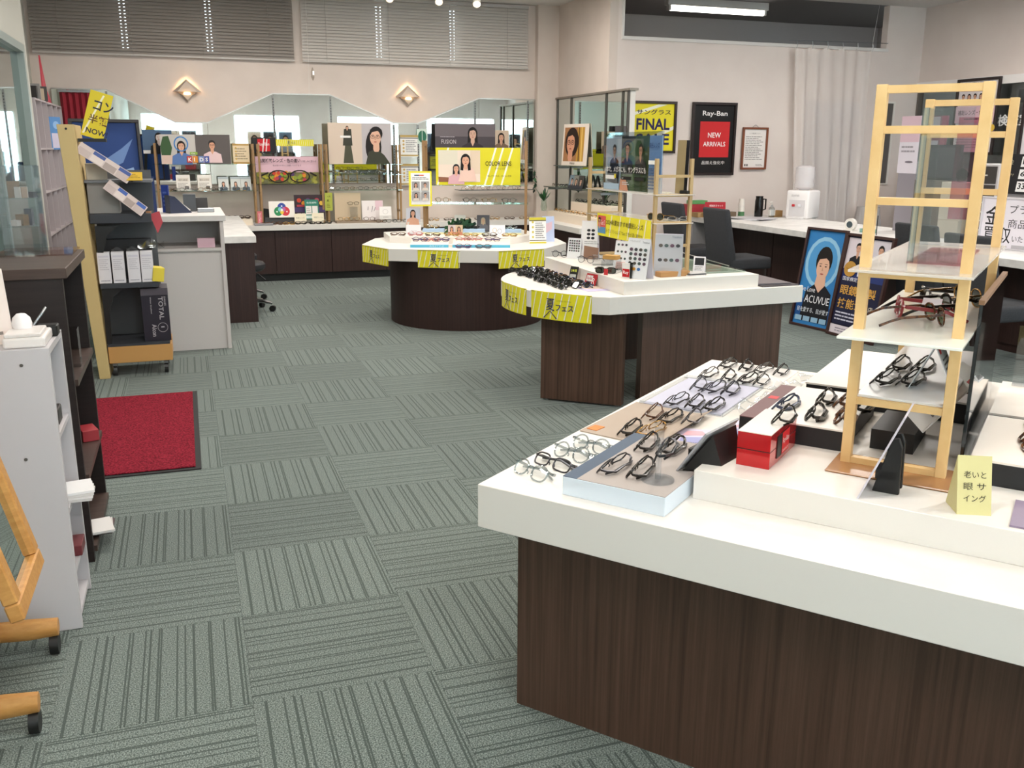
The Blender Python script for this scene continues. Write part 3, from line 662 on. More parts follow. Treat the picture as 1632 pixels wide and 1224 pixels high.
# red cases
t = gthing('red_glasses_case', 'shiny red twin display case with script logo, on white riser', 'display case', .579, .39, Z2)
RED = mat('#c3151c', .12, .35, coat=.6)
for k in (0, 1): MB().box(-.039, -.108, .0415 * k, .039, .108, .0415 * k + .040).build('red_block', RED, t, bev=.0008)
MB().box(-.0385, -.1075, .0395, .0385, .1075, .042).build('black_seam', BLACKP, t); MB().box(-.039, -.108, .0815, .039, .108, .0835).build('white_top', WHITE, t)
MB().box(.0385, -.055, .012, .041, .035, .066).build('black_label', BLACKP, t)
q = put('logo_plate', None, t, (.0412, 0, 0), (0, 0, R(90)))
art(q, .05, .05, [('r', .1, .28, 1.3, 1.35, '#d8262c'), ('t', .2, .7, .36, 'Ray-Ban', '#f2efec', 1.0), ('t', .2, .36, .12, 'GENUINE SINCE 1937', '#f2efec', 1.0)], name='logo')
# black plinth with white top
t = gthing('black_plinth_box', 'black display box with white top and maroon edge strip', 'display box', .60, .70, Z2)
MB().box(-.13, -.19, 0, .13, .19, .05).build('body', mat('#17171a', .5), t, bev=.001); MB().box(-.085, -.192, .05, .13, .19, .054).build('white_top', mat('#e9e4de', .4), t); MB().box(-.13, -.19, .05, -.086, .19, .052).build('maroon_strip', mat('#6d4a4c', .5), t)
MB().box(-.12, .02, .052, -.095, .05, .0525).build('red_badge', mat('#d2343a', .5), t)
t = gthing('white_plinth_box', 'white topped black box behind the tall tan rack', 'display box', .75, 1.19, Z2)
MB().box(-.22, -.26, 0, .215, .28, .055).build('body', mat('#17171a', .5), t, bev=.001); MB().box(-.222, -.262, .055, .217, .282, .06).build('white_top', mat('#e4ded8', .4), t)
for k, v0 in enumerate((.445, .87)):
    t = gthing('black_plinth_box', ['black display box with cream top right of tan rack, nearer', 'black display box with cream top right of tan rack, further'][k], 'display box', 1.182, v0 + .2, Z2, 0, 'cream topped boxes right of tan rack')
    MB().box(-.168, -.2, 0, .168, .2, .052).build('body', mat('#17171a', .5), t, bev=.001); MB().box(-.168, -.2, .052, .168, .2, .057).build('cream_top', mat('#e9dfd4', .4), t)
# tall tan rack
TANPL = clear('brown_clear_plate', '#b98a60', .12)
rk = rack('tall tan ladder rack with glass shelves on the nearest table', g(.858, .434, Z2), AT, .227, .666, .85, [.011, .155, .307, .448, .607, .757, .84],
          [(.456, -.125, .125, -.07, .72, FROST), (.316, -.125, .125, -.12, .70, mat('#e6e8e0', .12)), (.163, -.095, .10, .0, .66, mat('#e8e8ea', .25))], LADDER, .0225, .024, .062,
          [(-.13, .14, -.09, .06, 0, mat('#a6784e', .25)), (-.13, .13, .60, .74, .06, mat('#7a5c40', .2))])
for k, (u, v, cl, shp, ln, rz) in enumerate(((.775, .60, 'black', 'rect', None, -100), (.775, .78, 'black', 'rect', None, -95), (.83, .62, 'black', 'rect', None, -100), (.83, .80, 'black', 'rect', None, -95))):
    spectacles('black glasses on low white shelf of tan rack, %s' % ('left nearer', 'left further', 'right nearer', 'right further')[k], 'glasses on the low shelf of tan rack', g(u, v, Z2 + .169), AT + R(rz), cl, shp)
spectacles('red tortoiseshell round glasses on middle shelf of tan rack', None, g(.795, .66, Z2 + .322), AT + R(-75), 'red', 'boston', 'open', .0026)
spectacles('black glasses with thick arms at back of tan rack shelf', None, g(.815, .93, Z2 + .322), AT + R(-72), 'black', 'rect', 'open', .0024)
spectacles('gold sunglasses with green lenses on front of tan rack shelf', None, g(.895, .60, Z2 + .322), AT + R(118), 'tort', 'boston', 'open', .0018, LENSG, name='sunglasses')
spectacles('dark round sunglasses in middle of tan rack shelf', None, g(.91, .76, Z2 + .322), AT + R(120), 'black', 'round', 'open', .0022, LENSD, name='sunglasses')
spectacles('dark gold sunglasses at back right of tan rack shelf', None, g(.93, .93, Z2 + .322), AT + R(125), 'gold', 'avi', 'open', .0014, LENSD, name='sunglasses')
tag(MB().box(-.022, -.012, 0, .022, .012, .001).build('price_tag', mat('#eceaf0', .5), None, g(.865, .73, Z2 + .352), (R(35), 0, AT)), 'white paper price tag between sunglasses on tan rack', 'tag')
t = gthing('acrylic_panel_stand', 'tall clear acrylic panel stand on top shelf of tan rack', 'sign holder', .85, .66, Z2 + .462)
MB().box(-.024, -.085, 0, -.021, .15, .345).build('side_panel', ACRYL, t); MB().box(-.021, -.085, 0, .075, -.082, .345).build('front_panel', ACRYL, t); MB().box(-.03, -.09, 0, -.018, -.078, .345).build('edge_post', clear('acrylic_edge', '#d5dfe4', .4), t); MB().box(-.03, -.10, 0, .085, .3, .003).build('base', clear('pink_acrylic', '#f0d8dc', .12), t)
MB().box(.02, .12, .09, .07, .122, .33).build('leaflet_sheet', clear('pink_leaflet_film', '#eac4d2', .1), t)
t = gthing('slanted_mirror', 'dark framed mirror leaning on right side of tan rack', 'mirror', .987, .82, Z2)
MB().box(0, -.3, 0, .008, .3, .39).build('glass', mat('#46494c', .05, .9), t, bev=.001); MB().box(-.002, -.302, .385, .010, .302, .395).build('brown_edge', mat('#8b6a50', .4), t)
# tent card inside the rack, text board, leaning card with black back, small pyramid sign
tent('folded_sign', 'white roof shaped card on low shelf of tan rack', 'sign', .10, .11, g(.905, .60, Z2 + .17), AT + R(90), '#e4e2e6', [('r', .06, .1, .8, .95, '#d8d8d8'), ('r', .08, .78, .25, .9, '#c9302c'), ('lines', .1, .15, .75, .7, 6, '#555555')], .9, '#cfd6dd')
board('text_board', 'white card with dark lettering on black block inside tan rack', 'sign', .16, .19, g(.86, .69, Z2 + .05), AT + R(-68), '#e9e7e4', [('r', .62, .82, .78, .93, '#c9302c'), ('t', .12, .5, .1, 'RAY-BAN COLLECTION', '#555559', .66), ('lines', .12, .2, .75, .42, 3, '#77777a')], tilt=R(40), t=.004)
tag(MB().box(-.05, -.10, 0, .05, .10, .05).build('black_block', mat('#141416', .5), None, g(.83, .68, Z2), (0, 0, AT)), 'black block under the lettered card inside tan rack', 'display box')
t = gthing('photo_stand', 'tilted photo card with black easel back, front of white riser', 'card stand', .845, .29, Z2, R(2))
MB().add([(-.02, -.085, 0), (-.02, .05, 0), (.055, .05, .19), (.055, -.085, .19), (-.016, -.085, 0), (-.016, .05, 0), (.059, .05, .19), (.059, -.085, .19)], [(0, 1, 2, 3)[::-1], (4, 5, 6, 7), (0, 4, 7, 3), (1, 2, 6, 5), (3, 7, 6, 2), (0, 1, 5, 4)]).build('card', mat('#cfc9d4', .3), t)
for y in (-.02, .025): MB().prism_y([(.0, 0), (.055, 0), (.052, .105), (.044, .125), (.03, .12)], y, y + .012).build('easel_leg', BLACKP, t, bev=.002)
MB().box(.004, -.02, .03, .045, .035, .05).build('cross_piece', BLACKP, t)
t = gthing('pyramid_sign', 'small yellow green folded sign with black Japanese lettering', 'sign', 1.035, .27, Z2, R(24))
MB().add([(-.033, -.035, 0), (.033, -.035, 0), (.033, .035, 0), (-.033, .035, 0), (-.033, -.0, .115), (.033, .0, .115), ], [(0, 1, 5, 4), (2, 3, 4, 5), (1, 2, 5), (3, 0, 4), (3, 2, 1, 0)]).build('card', mat('#cfc58a', .5), t)
q = put('front', None, t, (0, -.0352, .0), (-R(17), 0, 0)); art(q, .066, .12, [('t', .1, .62, .12, '老いと', '#26241c', .36), ('t', .1, .42, .12, '眼 サ', '#26241c', .36), ('t', .1, .22, .12, 'イング', '#26241c', .36)], name='lettering')
tag(MB().box(-.05, -.08, 0, .05, .08, .004).build('purple_card', mat('#8f8096', .4), None, g(1.165, .29, Z2), (0, 0, AT)), 'flat purple grey card at right edge of white riser', 'card')
t = gthing('clear_sign_holder', 'clear upright acrylic sign holder behind right boxes', 'sign holder', 1.16, 1.24, Z2 + .06)
MB().box(-.12, -.002, 0, .12, .002, .17).build('panel', ACRYL, t); MB().box(-.12, -.03, 0, .12, .04, .003).build('foot', ACRYL, t)
# glasses laid out on the nearest table
rows = [(.95, (.105, .163, .225), 'nearest lilac tray row'), (1.16, (.094, .151, .205), 'second lilac tray row'), (1.345, (.065, .136, .207, .255), 'third tray row'), (1.53, (.071, .139, .207, .27), 'furthest tray row')]
cs = ['black', 'gun', 'black', 'tort']; sh_ = ['rect', 'boston', 'rect', 'boston']
n = 0
for v, us, rn in rows:
    for i, u in enumerate(us):
        spectacles('slim dark glasses in %s, %s from the aisle side' % (rn, ORD[i]), 'glasses on the trays of nearest table', g(u, v, Z1 + .0045), AT + R(-90 + (-8, 5, -4, 9)[n % 4]), cs[(n * 3 + i) % 4], sh_[(n + i) % 4], 'folded', .0013 + .0003 * (n % 3)); n += 1
for i, (u, v, z, w_) in enumerate(((.098, .762, .0035, 'back row first'), (.16, .757, .0035, 'back row second'), (.222, .765, .0055, 'back row third'), (.108, .585, .0035, 'front row first'), (.165, .61, .0035, 'front row second'))):
    spectacles('dark glasses on taupe leather sheet, %s from aisle' % w_, 'glasses on the leather sheet', g(u, v, Z1 + z), AT + R(-90 + (6, -5, 8, 4, -10)[i]), ('tort', 'black', 'gun', 'black', 'gold')[i], ('boston', 'rect', 'round', 'rect', 'rect')[i], 'folded', (.0014, .0018, .0013, .002, .0012)[i])
for i, (u, v, w_) in enumerate(((.257, .36, 'back left'), (.262, .165, 'front left'), (.325, .17, 'front right'), (.322, .36, 'back right'))):
    spectacles('black glasses on silver sided display box, %s' % w_, 'glasses on the silver box', g(u, v, Z1 + .047), AT + R(-88 + (5, -6, 4, -3)[i]), ('black', 'gun', 'black', 'black')[i], ('rect', 'rect', 'rect', 'boston')[i], 'folded', (.0018, .0015, .0018, .0022)[i])
for i, (u, v) in enumerate(((.075, .10), (.088, .19), (.098, .272), (.112, .358))):
    spectacles('clear plastic framed glasses along table edge, %s from the near corner' % ORD[i], 'clear glasses on the bare table corner', g(u, v, Z1 + .0005), AT + R(-20 + 4 * i), ('clear', 'gun', 'clear', 'clear')[i], ('boston', 'rect', 'round', 'round')[i], 'folded', .0018)
spectacles('black glasses on top of the shiny red case', None, g(.582, .42, Z2 + .0837), AT + R(-85), 'black', 'boston', 'folded', .0016)
for i, (u, v, w_) in enumerate(((.60, .77, 'back left'), (.655, .76, 'back middle'), (.615, .60, 'front left'), (.705, .74, 'back right'), (.685, .60, 'front right'), (.525, .66, 'on maroon strip'))):
    spectacles('thick black glasses on white topped black box, %s' % w_, 'glasses on the black display box', g(u, v, Z2 + (.0545 if i < 5 else .0525)), AT + R(-88 + (4, -6, 5, -4, 7, -8)[i]), ('black', 'tort', 'black', 'black', 'tort', 'navy')[i], ('rect', 'boston', 'rect', 'rect', 'boston', 'rect')[i], 'folded', (.0022, .0024, .0026, .0022, .0026, .0022)[i])
for i, (u, v, z, w_) in enumerate(((1.10, .76, .0575, 'further of two'), (1.10, .60, .0575, 'nearer of two'), (1.15, 1.0, .0575, 'on the far box'), (1.2, .62, .0575, 'second column'), (1.2, .78, .0575, 'second column back'))):
    spectacles('brown tortoiseshell glasses on right cream topped box, %s' % w_, 'glasses on the right boxes', g(u, v, Z2 + z), AT + R(-85 + 5 * i), ('brown', 'tort')[i % 2], ('boston', 'rect')[i % 2], 'folded', .0026)

# ------------------------------------------------------------------ middle display table (round left end)
TC = (2.52, 5.18); TR = .745
outl = [(3.45, 4.60), (3.45, 5.92)] + [(TC[0] + TR * math.cos(R(a)), TC[1] + TR * math.sin(R(a))) for a in range(95, 241, 5)] + [(2.2, 4.54)]
t = thing('display_table', 'middle display table, white top with rounded end and dark wood legs', 'table', (0, 0, 0))
MB().prism(outl, .562, .66).build('table_top', WHITE, t, bev=.0015)
d_ = Vector((.372, -.306)).normalized(); n_ = Vector((-d_.y, d_.x)); a_ = Vector((1.898, 4.926))
MB().prism([tuple(a_), tuple(a_ + d_ * .49), tuple(a_ + d_ * .49 + n_ * .06), tuple(a_ + n_ * .06)], .012, .562).build('leg_panel', DARKW, t)
for q in (.03, .46): p = a_ + d_ * q + n_ * .03; MB().lathe([(.015, 0), (.015, .012)], 8, 0, p.x, p.y).build('foot', mat('#8a8a8a', .4), t)
MB().box(2.45, 4.72, 0, 3.40, 4.78, .562).build('leg_panel', DARKW, t); MB().box(2.75, 5.75, 0, 3.40, 5.81, .562).build('leg_panel', DARKW, t)
MB().prism([(2.255, 4.585), (3.16, 4.64), (3.16, 5.86), (2.275, 5.86)], .66, .735).build('riser', WHITE, t, bev=.001)
bent_banner('yellow summer banner bent round front of the middle table', TC[0], TC[1], TR + .002, 217, .40, .155, .51, 'yellow summer festival banners')
bent_banner('yellow summer banner bent round the tip of middle table', TC[0], TC[1], TR + .002, 184, .37, .155, .51, 'yellow summer festival banners')
# pile of sunglasses
board('lilac_sheet', 'lilac paper sheet under the heap of sunglasses', 'paper', .92, .24, (2.10, 5.22, .6605), R(-88), '#b9b2cf', [('p', [(.2, .1), (1.8, .3), (3.4, .1), (3.6, .8), (.3, .8)], '#cbb6a8')], tilt=R(90), t=.001)
random.seed(11)
pile = []
for i in range(9):
    for j in range(3):
        if len(pile) < 24: pile.append((1.985 + j * .075 + random.uniform(-.01, .01) + .01 * (i % 2), 5.66 - i * .103 + random.uniform(-.015, .015)))
for i, (x, y) in enumerate(pile):
    spectacles('dark sunglasses in the heap on middle table, row %s from the far tip, %s' % (ORD[i // 3], ('aisle side', 'middle', 'riser side')[i % 3]), 'heap of sunglasses on lilac sheet', (x, y, .6625), R(-78 + random.uniform(-14, 14)), ('black', 'black', 'tort', 'gun', 'black', 'navy')[i % 6], ('rect', 'avi', 'boston')[i % 3], 'folded', .0024, LENSD, parts=True, name='sunglasses')
# rack on the middle table
rk = rack('tan ladder rack with glass shelves on the middle table', (2.7085, 4.9, .735), 0, .25, .95, .66, [.012, .155, .29, .45, .56],
          [(.45, -.13, .13, -.03, .98, FROST), (.285, -.13, .13, -.03, .98, FROST)], mat('#b59a6c', .5), .02, .022)
# poster with three men and blue panel
it = [('r', 0, 0, .70, 1, '#b7c4cd'), ('r', .70, 0, 1.28, 1, '#5b7a4a'), ('r', 1.28, 0, 1.85, 1, '#39552f'), ('p', [(.70, .75), (1.28, .95), (1.28, 1), (.70, 1)], '#22241f'), ('r', 1.85, 0, 2.34, 1, '#7fa8d8'), ('r', 1.85, 0, 2.34, .30, '#e7e6e2'),
      ('p', [(.1, .4), (.65, .45), (.6, .1), (.1, .15)], '#2b3140')] + person(.40, .74, .22, '#171312', '#272c3a', '#caa388', '#15110f', False) + person(.98, .76, .26, '#171312', '#1e1f22', '#cf9f82', '#15110f', False) + person(1.55, .74, .24, '#171312', '#232321', '#c39274', '#0c0a09', False)
it += [('r', 0, .0, .70, .12, '#a6bccd'), ('p', [(.72, 0), (1.1, 0), (1.0, .2), (.75, .22)], '#c58d70'), ('t', .08, .33, .115, '1本で、メガネにも、サングラスにも', '#f4f2ee', 1.72, .008), ('r', .08, .2, .5, .27, '#eeecea'), ('r', .8, .2, 1.2, .26, '#141414'), ('r', 1.35, .2, 1.75, .26, '#141414'), ('r', .48, .22, .56, .3, '#e3cf30'),
       ('t', 1.9, .78, .1, '調光レンズ', '#1f3a66', .40, .01), ('r', 1.9, .5, 2.3, .57, '#eef0ef'), ('lines', 1.9, .05, 2.3, .45, 7, '#4f5f7a'), ('t', .84, .215, .03, '屋外', '#eeeeee'), ('lines', .85, .1, 1.15, .17, 2, '#cfcfcf')]
board('photochromic_poster', 'wide poster of three suited men in glasses on tan rack', 'poster', .78, .335, (2.66, 5.355, 1.192), R(-90), '#b7c4cd', it, t=.003)
t = thing('clear_poster_sleeve', 'clear acrylic sleeve around the three men poster', 'sign holder', (2.655, 5.355, 1.192), R(-90)); MB().box(-.4, -.006, 0, .4, -.004, .36).build('front_pane', ACRYL, t); MB().box(-.4, .006, 0, .4, .008, .36).build('rear_pane', ACRYL, t)
it = [('r', .12, .12, .95, .9, '#d8584f'), ('r', .12, .12, .95, .4, '#5c8fb6')] + person(.30, .62, .42, '#241a16', '#7d3a34', '#d39b7e', '#171312', False, body=False) + [('t', .5, .5, .22, 'Gen S', '#f4efe8', .4), ('t', 1.05, .55, .24, '2024年夏おすすめ調光レンズ', '#3a3416', 3.6, .01), ('t', 1.1, .2, .18, 'トランジションズ "Gen S" 色が濃く鮮やか', '#5a5220', 3.5)]
it = [('p', [(x, .03), (x + .08, .03), (x + .3, .97), (x + .22, .97)], '#f2efd8') for x in (1.3, 2.2, 3.1, 4.0, 4.6)] + it
board('lens_banner', 'yellow photochromic lens banner across the tan rack shelf', 'banner', .76, .145, (2.565, 5.27, .895), R(-90), '#e9de33', it, t=.002)
# dark panels on the shelf behind the poster
for k, (y, wd, c) in enumerate(((4.96, .05, '#8d7b57'), (5.0, .05, '#15161a'))):
    board('upright_panel', ['narrow bronze mirror panel leaning on tan rack', 'narrow black panel leaning on tan rack'][k], 'panel', wd, .31, (2.78 + k * .045, y, 1.193), R(-40), c, [], tilt=R(6), t=.008)
spectacles('round dark sunglasses on lower shelf of middle table rack', None, (2.68, 5.06, 1.028), R(-60), 'gold', 'round', 'open', .0014, LENSD, name='sunglasses')
spectacles('small clear glasses at front end of middle rack shelf', None, (2.78, 4.96, 1.028), R(-40), 'silver', 'rect', 'folded', .0012)
tag(MB().box(-.02, -.03, 0, .02, .03, .02).build('black_clip', BLACKP, None, (2.8, 4.92, 1.192), (0, 0, .4), bev=.004), 'small black clip on top shelf of the middle rack', 'clip')
# cards, stands and boxes on the riser
col16 = ['#3d3f42', '#55504a', '#4a5a58', '#604a58']
def lens_card(label, w_, h_, loc, rz, rows_, cols_, tilt=R(12), extra=(), group='lens colour cards', sheet='#dfe1e4'):
    a = w_ / h_
    return tent('lens_colour_card', label, 'card', w_, h_, loc, rz, sheet, lens_rows(a, rows_, cols_, col16, .14, a - .12, .38, .86 if not extra else .72, .05) + list(extra), .35, '#d8d4de', group)
lens_card('tall white lens colour card facing the aisle, front of riser', .155, .225, (2.40, 4.70, .735), R(-62), 4, 4, extra=[('t', .08, .9, .05, 'トランジションズ', '#77797c', .3), ('t', .46, .88, .05, 'Transitions', '#4d5966', .2), ('e', .16, .24, .05, .04, '#4d8f8a'), ('e', .3, .24, .05, .04, '#c28a34'), ('e', .44, .24, .05, .04, '#3f6ea8')])
lens_card('grey lens colour card standing behind the tall white one', .16, .24, (2.62, 4.76, .735), R(-35), 2, 4, sheet='#a9acb0', extra=[('t', .4, .9, .05, 'Transitions', '#4d5966', .22)])
lens_card('small white lens card with rows of dots at round end', .105, .135, (2.44, 5.72, .735), R(-55), 5, 5)
lens_card('white lens card leaning under the yellow lens banner', .10, .17, (2.50, 5.12, .735), R(-60), 3, 3)
it = [('e', .2 + .12 * (i % 2), .55 + .1 * (i // 2), .05, .035, '#232528') for i in range(6)] + [('p', [(.1, 0), (.5, 0), (.5, .3), (.1, .35)], '#8a6a58'), ('lines', .1, .38, .5, .48, 2, '#999999')]
tent('tall_lens_leaflet', 'tall white folded leaflet beside left post of middle rack', 'leaflet', .115, .25, (2.53, 5.68, .735), R(-40), '#e4e3e4', it, .3)
board('black_price_card', 'small black card with yellow lettering behind the sunglasses heap', 'card', .06, .085, (2.215, 5.23, .662), R(-60), '#1d1e1c', [('t', .1, .6, .2, '2本目', '#d8df58', .5, .02), ('r', .08, .15, .62, .42, '#b9bdb6')], tilt=R(18), t=.004)
board('red_logo_card', 'small red logo card behind the sunglasses heap', 'card', .10, .07, (2.225, 4.99, .662), R(-75), '#a8242a', [('r', .1, .35, .9, .85, '#d9d5d2'), ('t', .2, .4, .35, 'Ray-Ban', '#b8262c', .65, .01), ('t', .9, .15, .5, 'R', '#efe9e6')], tilt=R(20), t=.004)
t = thing('lens_demo_lamp', 'clear plastic box with wooden lid near front of riser', 'display box', (2.36, 4.98, .735), R(-50))
MB().box(-.05, -.035, .0, .05, .035, .075).build('clear_case', ACRYL, t); MB().box(-.045, -.03, .078, .045, .03, .103).build('wooden_lid', mat('#b98e4c', .5), t, bev=.002); MB().box(-.049, -.034, 0, .049, .034, .003).build('base_plate', mat('#e6e2dc', .4), t)
spectacles('black sunglasses with red tag standing before the clear box', None, (2.30, 4.93, .735), R(-40), 'black', 'rect', 'open', .0028, LENSD, name='sunglasses')
tag(MB().box(-.012, -.001, 0, .012, .001, .035).build('red_swing_tag', mat('#b8262c', .5), None, (2.275, 4.87, .736), (0, 0, R(-45))), 'small red swing tag beside black sunglasses', 'tag')
t = board('logo_stand', 'small red and black logo stand at riser front corner', 'sign', .052, .085, (2.33, 4.72, .735), R(-55), '#dedbd8', [('r', .04, .08, .58, .62, '#b3161c'), ('t', .1, .22, .28, 'Ray', '#f2eeee', .4, .01)], t=.014)
MB().box(.027, -.004, 0, .034, .016, .09).build('black_side', BLACKG, t)
t = thing('clear_box', 'low clear plastic box under the yellow banner', 'display box', (2.50, 5.32, .735), R(-20)); MB().box(-.1, -.05, 0, .1, .05, .06).build('case', ACRYL, t)
board('mini_card', 'small grey photo card inside middle rack', 'card', .075, .085, (2.62, 5.42, .735), R(-55), '#77787a', [('r', .08, .1, .8, .5, '#4d4a48'), ('lines', .1, .6, .75, .9, 3, '#dddddd')], tilt=R(12), t=.003)
board('mini_card', 'white framed pink card in front of clear box', 'card', .085, .065, (2.44, 5.02, .735), R(-55), '#eceaea', [('r', .1, .12, 1.2, .85, '#d9b3ae'), ('lines', .2, .25, 1.1, .7, 3, '#8a7a78')], tilt=R(12), t=.003)
tag(MB().box(-.1, -.03, 0, .1, .03, .03).build('wooden_block', mat('#a87c48', .5), None, (2.63, 4.72, .735), (0, 0, R(4)), bev=.002), 'flat brown wooden block at front of the middle riser', 'block')
tent('small_tent_card', 'little white folded card with black photo, right of riser', 'card', .07, .10, (2.84, 4.78, .735), R(-38), '#e2e0e2', [('r', .08, .5, .6, .92, '#232427'), ('lines', .1, .1, .58, .45, 4, '#888888')], .6)
for k in range(3): tag(MB().box(-.06 + .004 * k, -.035, 0, .06, .035, .006).build('lens_sleeve', mat(('#d8d6d4', '#2b2b2e', '#c9c6c4')[k], .4), None, (2.77, 4.715, .735 + .0065 * k), (0, 0, R(-12 + 9 * k))), ('pale flat lens sleeve at the bottom', 'dark flat lens sleeve in the middle', 'pale flat lens sleeve on top')[k] + ' of small stack', 'sleeve', 'sleeve stack on the riser')
t = thing('glass_plate', 'flat clear glass tray along back right of the middle riser', 'tray', (3.0, 5.1, .735)); MB().box(-.15, -.35, 0, .14, .4, .012).build('plate', GLASSM, t); MB().tube([(-.1, .3, .1), (.12, -.2, .02)], .003, 6).build('rod', CHROME, t)
tag(MB().box(-.14, -.28, 0, .12, .28, .006).build('magazine', mat('#3a3438', .3), None, (3.31, 4.9, .66), (0, 0, .03)), 'dark cover magazine lying on the right end of the middle table', 'magazine', 'magazines on middle table')
tag(MB().box(-.12, -.25, 0, .12, .25, .006).build('magazine', mat('#6b6468', .3), None, (3.30, 4.92, .667), (0, 0, -.05)), 'grey cover magazine on top of the dark one', 'magazine', 'magazines on middle table')
for k, (x, y) in enumerate(((2.36, 5.80), (2.40, 5.45))):
    spectacles('dark glasses perched near rear edge of middle riser, %s' % ('further', 'nearer')[k], 'glasses at the riser edge', (x, y, .735), R(-50), 'gun', 'round', 'open', .0014)

# ------------------------------------------------------------------ polygon display table
PV = [(1.37, 7.79), (1.514, 7.385), (2.03, 7.05), (2.31, 6.985), (2.743, 7.05), (3.08, 7.42), (3.16, 7.85), (3.03, 8.30), (2.62, 8.58), (2.0, 8.58), (1.58, 8.30)]
PV[2] = (2.02, 7.11)
t = thing('display_table', 'polygon topped white display table on a dark round base', 'table', (0, 0, 0))
MB().prism(PV, .56, .66).build('table_top', WHITE, t, bev=.0015)
MB().lathe([(.665, 0), (.665, .56)], 48, 0, 2.27, 7.735).build('round_base', DARKW2, t, smooth=True)
MB().prism([(1.66, 8.30), (1.62, 7.85), (2.55, 7.42), (2.98, 7.75), (2.95, 8.2), (2.5, 8.45)], .66, .715).build('riser', WHITE, t, bev=.001)
G_ = 'yellow summer festival banners'
def along(a, b, s): return (a[0] + (b[0] - a[0]) * s, a[1] + (b[1] - a[1]) * s)
edge_board('yellow_banner', 'yellow summer banner on the left corner of the polygon table', 'banner', along(PV[0], PV[1], .02), along(PV[0], PV[1], .98), .515, .14, .003, YEL, banner_items(.42 / .14 * .98), G_)
e0, e1 = PV[1], PV[2]
edge_board('yellow_banner', 'yellow summer banner at the front middle of polygon table', 'banner', along(e0, e1, .42), along(e0, e1, 1.0), .515, .14, .003, YEL, banner_items(2.5), G_)
edge_board('yellow_banner', 'yellow summer banner on the right front of polygon table', 'banner', along(PV[3], PV[4], .02), along(PV[3], PV[4], .97), .515, .14, .003, YEL, banner_items(2.9), G_)
# shallow blue fronted trays
for k, (x0, y0, x1, y1, lab) in enumerate(((1.70, 7.42, 2.00, 7.33, 'left'), (2.03, 7.32, 2.48, 7.17, 'right'))):
    a = math.atan2(y1 - y0, x1 - x0); L_ = math.hypot(x1 - x0, y1 - y0)
    t = thing('display_tray', 'shallow cream tray with bright blue front, %s one on polygon table' % lab, 'tray', ((x0 + x1) / 2, (y0 + y1) / 2, .66), a, 'blue fronted trays')
    MB().add([(-L_ / 2, 0, 0), (L_ / 2, 0, 0), (L_ / 2, .2, 0), (-L_ / 2, .2, 0), (-L_ / 2, 0, .024), (L_ / 2, 0, .024), (L_ / 2, .2, .052), (-L_ / 2, .2, .052)], [(3, 2, 1, 0), (4, 5, 6, 7), (0, 1, 5, 4), (1, 2, 6, 5), (2, 3, 7, 6), (3, 0, 4, 7)]).build('tray_body', mat('#ead9c8', .5), t)
    MB().box(-L_ / 2, -.002, 0, L_ / 2, 0, .024).build('blue_front', mat('#57b7d6', .4), t)
    if k == 0:
        q = put('front_print', None, t, (0, -.0022, 0)); art(q, L_, .024, [('t', 6.5, .25, .5, 'AIRSTYLE', '#bfe6f2', 5)], name='lettering')
cols_ = ['tort', 'pink', 'tort', 'gold', 'gold', 'brown', 'gold']
for k, (px_, py_) in enumerate(((1.70, 7.86), (1.84, 7.80), (1.98, 7.74), (2.13, 7.67), (2.28, 7.60), (2.43, 7.54), (2.60, 7.50))):
    spectacles('glasses in curved front row of polygon table riser, %s from the left' % ORD[k], 'row on the polygon riser', (px_, py_ + .04, .7155), R(-24), cols_[k], 'boston' if k % 2 else 'rect', 'folded', .0018)
for k, (px_, py_, cl) in enumerate(((1.80, 7.50, 'purple'), (1.89, 7.47, 'pink'), (1.97, 7.44, 'purple'), (2.15, 7.42, 'pink'), (2.24, 7.39, 'pink'), (2.38, 7.33, 'purple'))):
    spectacles('pink or purple glasses lying on blue fronted tray, %s from the left' % ORD[k], 'glasses on the blue fronted trays', (px_, py_, .698), R(-20), cl, 'boston', 'folded', .0018, tilt=(R(6), 0))
for k, (px_, py_) in enumerate(((2.10, 7.24), (2.25, 7.17))):
    spectacles('purple glasses on bare white edge before blue tray, %s' % ('left', 'right')[k], 'glasses on the table edge', (px_, py_, .6605), R(-16), ('purple', 'navy')[k], 'boston', 'folded', .0018)
# small blue plinths with glasses, cards
for k, (x, y, w_) in enumerate(((2.05, 8.0, .19), (2.38, 7.86, .19), (2.69, 7.74, .17))):
    t = thing('pale_blue_plinth', 'pale blue box on polygon table riser, %s' % ('left', 'middle', 'right')[k], 'display box', (x, y, .715), R(-20), 'pale blue plinths')
    MB().box(-w_ / 2, -.05, 0, w_ / 2, .05, .045).build('body', mat('#a9c3df', .5), t, bev=.001); MB().box(-w_ / 2, -.0515, 0, w_ / 2, -.05, .018).build('yellow_band', mat('#e3dcae', .5), t)
    spectacles('fine metal glasses on the %s pale blue box' % ('left', 'middle', 'right')[k], 'glasses on the pale blue plinths', (x - .02, y, .7605), R(-20), ('gold', 'black', 'silver')[k], 'round', 'folded', .0013)
it = [('r', 0, 0, .72, 1, '#c9b9b8'), ('r', .72, 0, 1.45, 1, '#cfb79a')] + person(.36, .62, .42, '#241915', '#c98a70', '#d9a184', '#2a1d18', True) + person(1.08, .62, .42, '#241915', '#b97a60', '#cf9a7a', '#2a1d18', True)
board('photo_card', 'small photo card of two faces on the polygon table riser', 'card', .125, .088, (2.19, 7.80, .716), R(-20), '#c9b9b8', it, tilt=R(10))
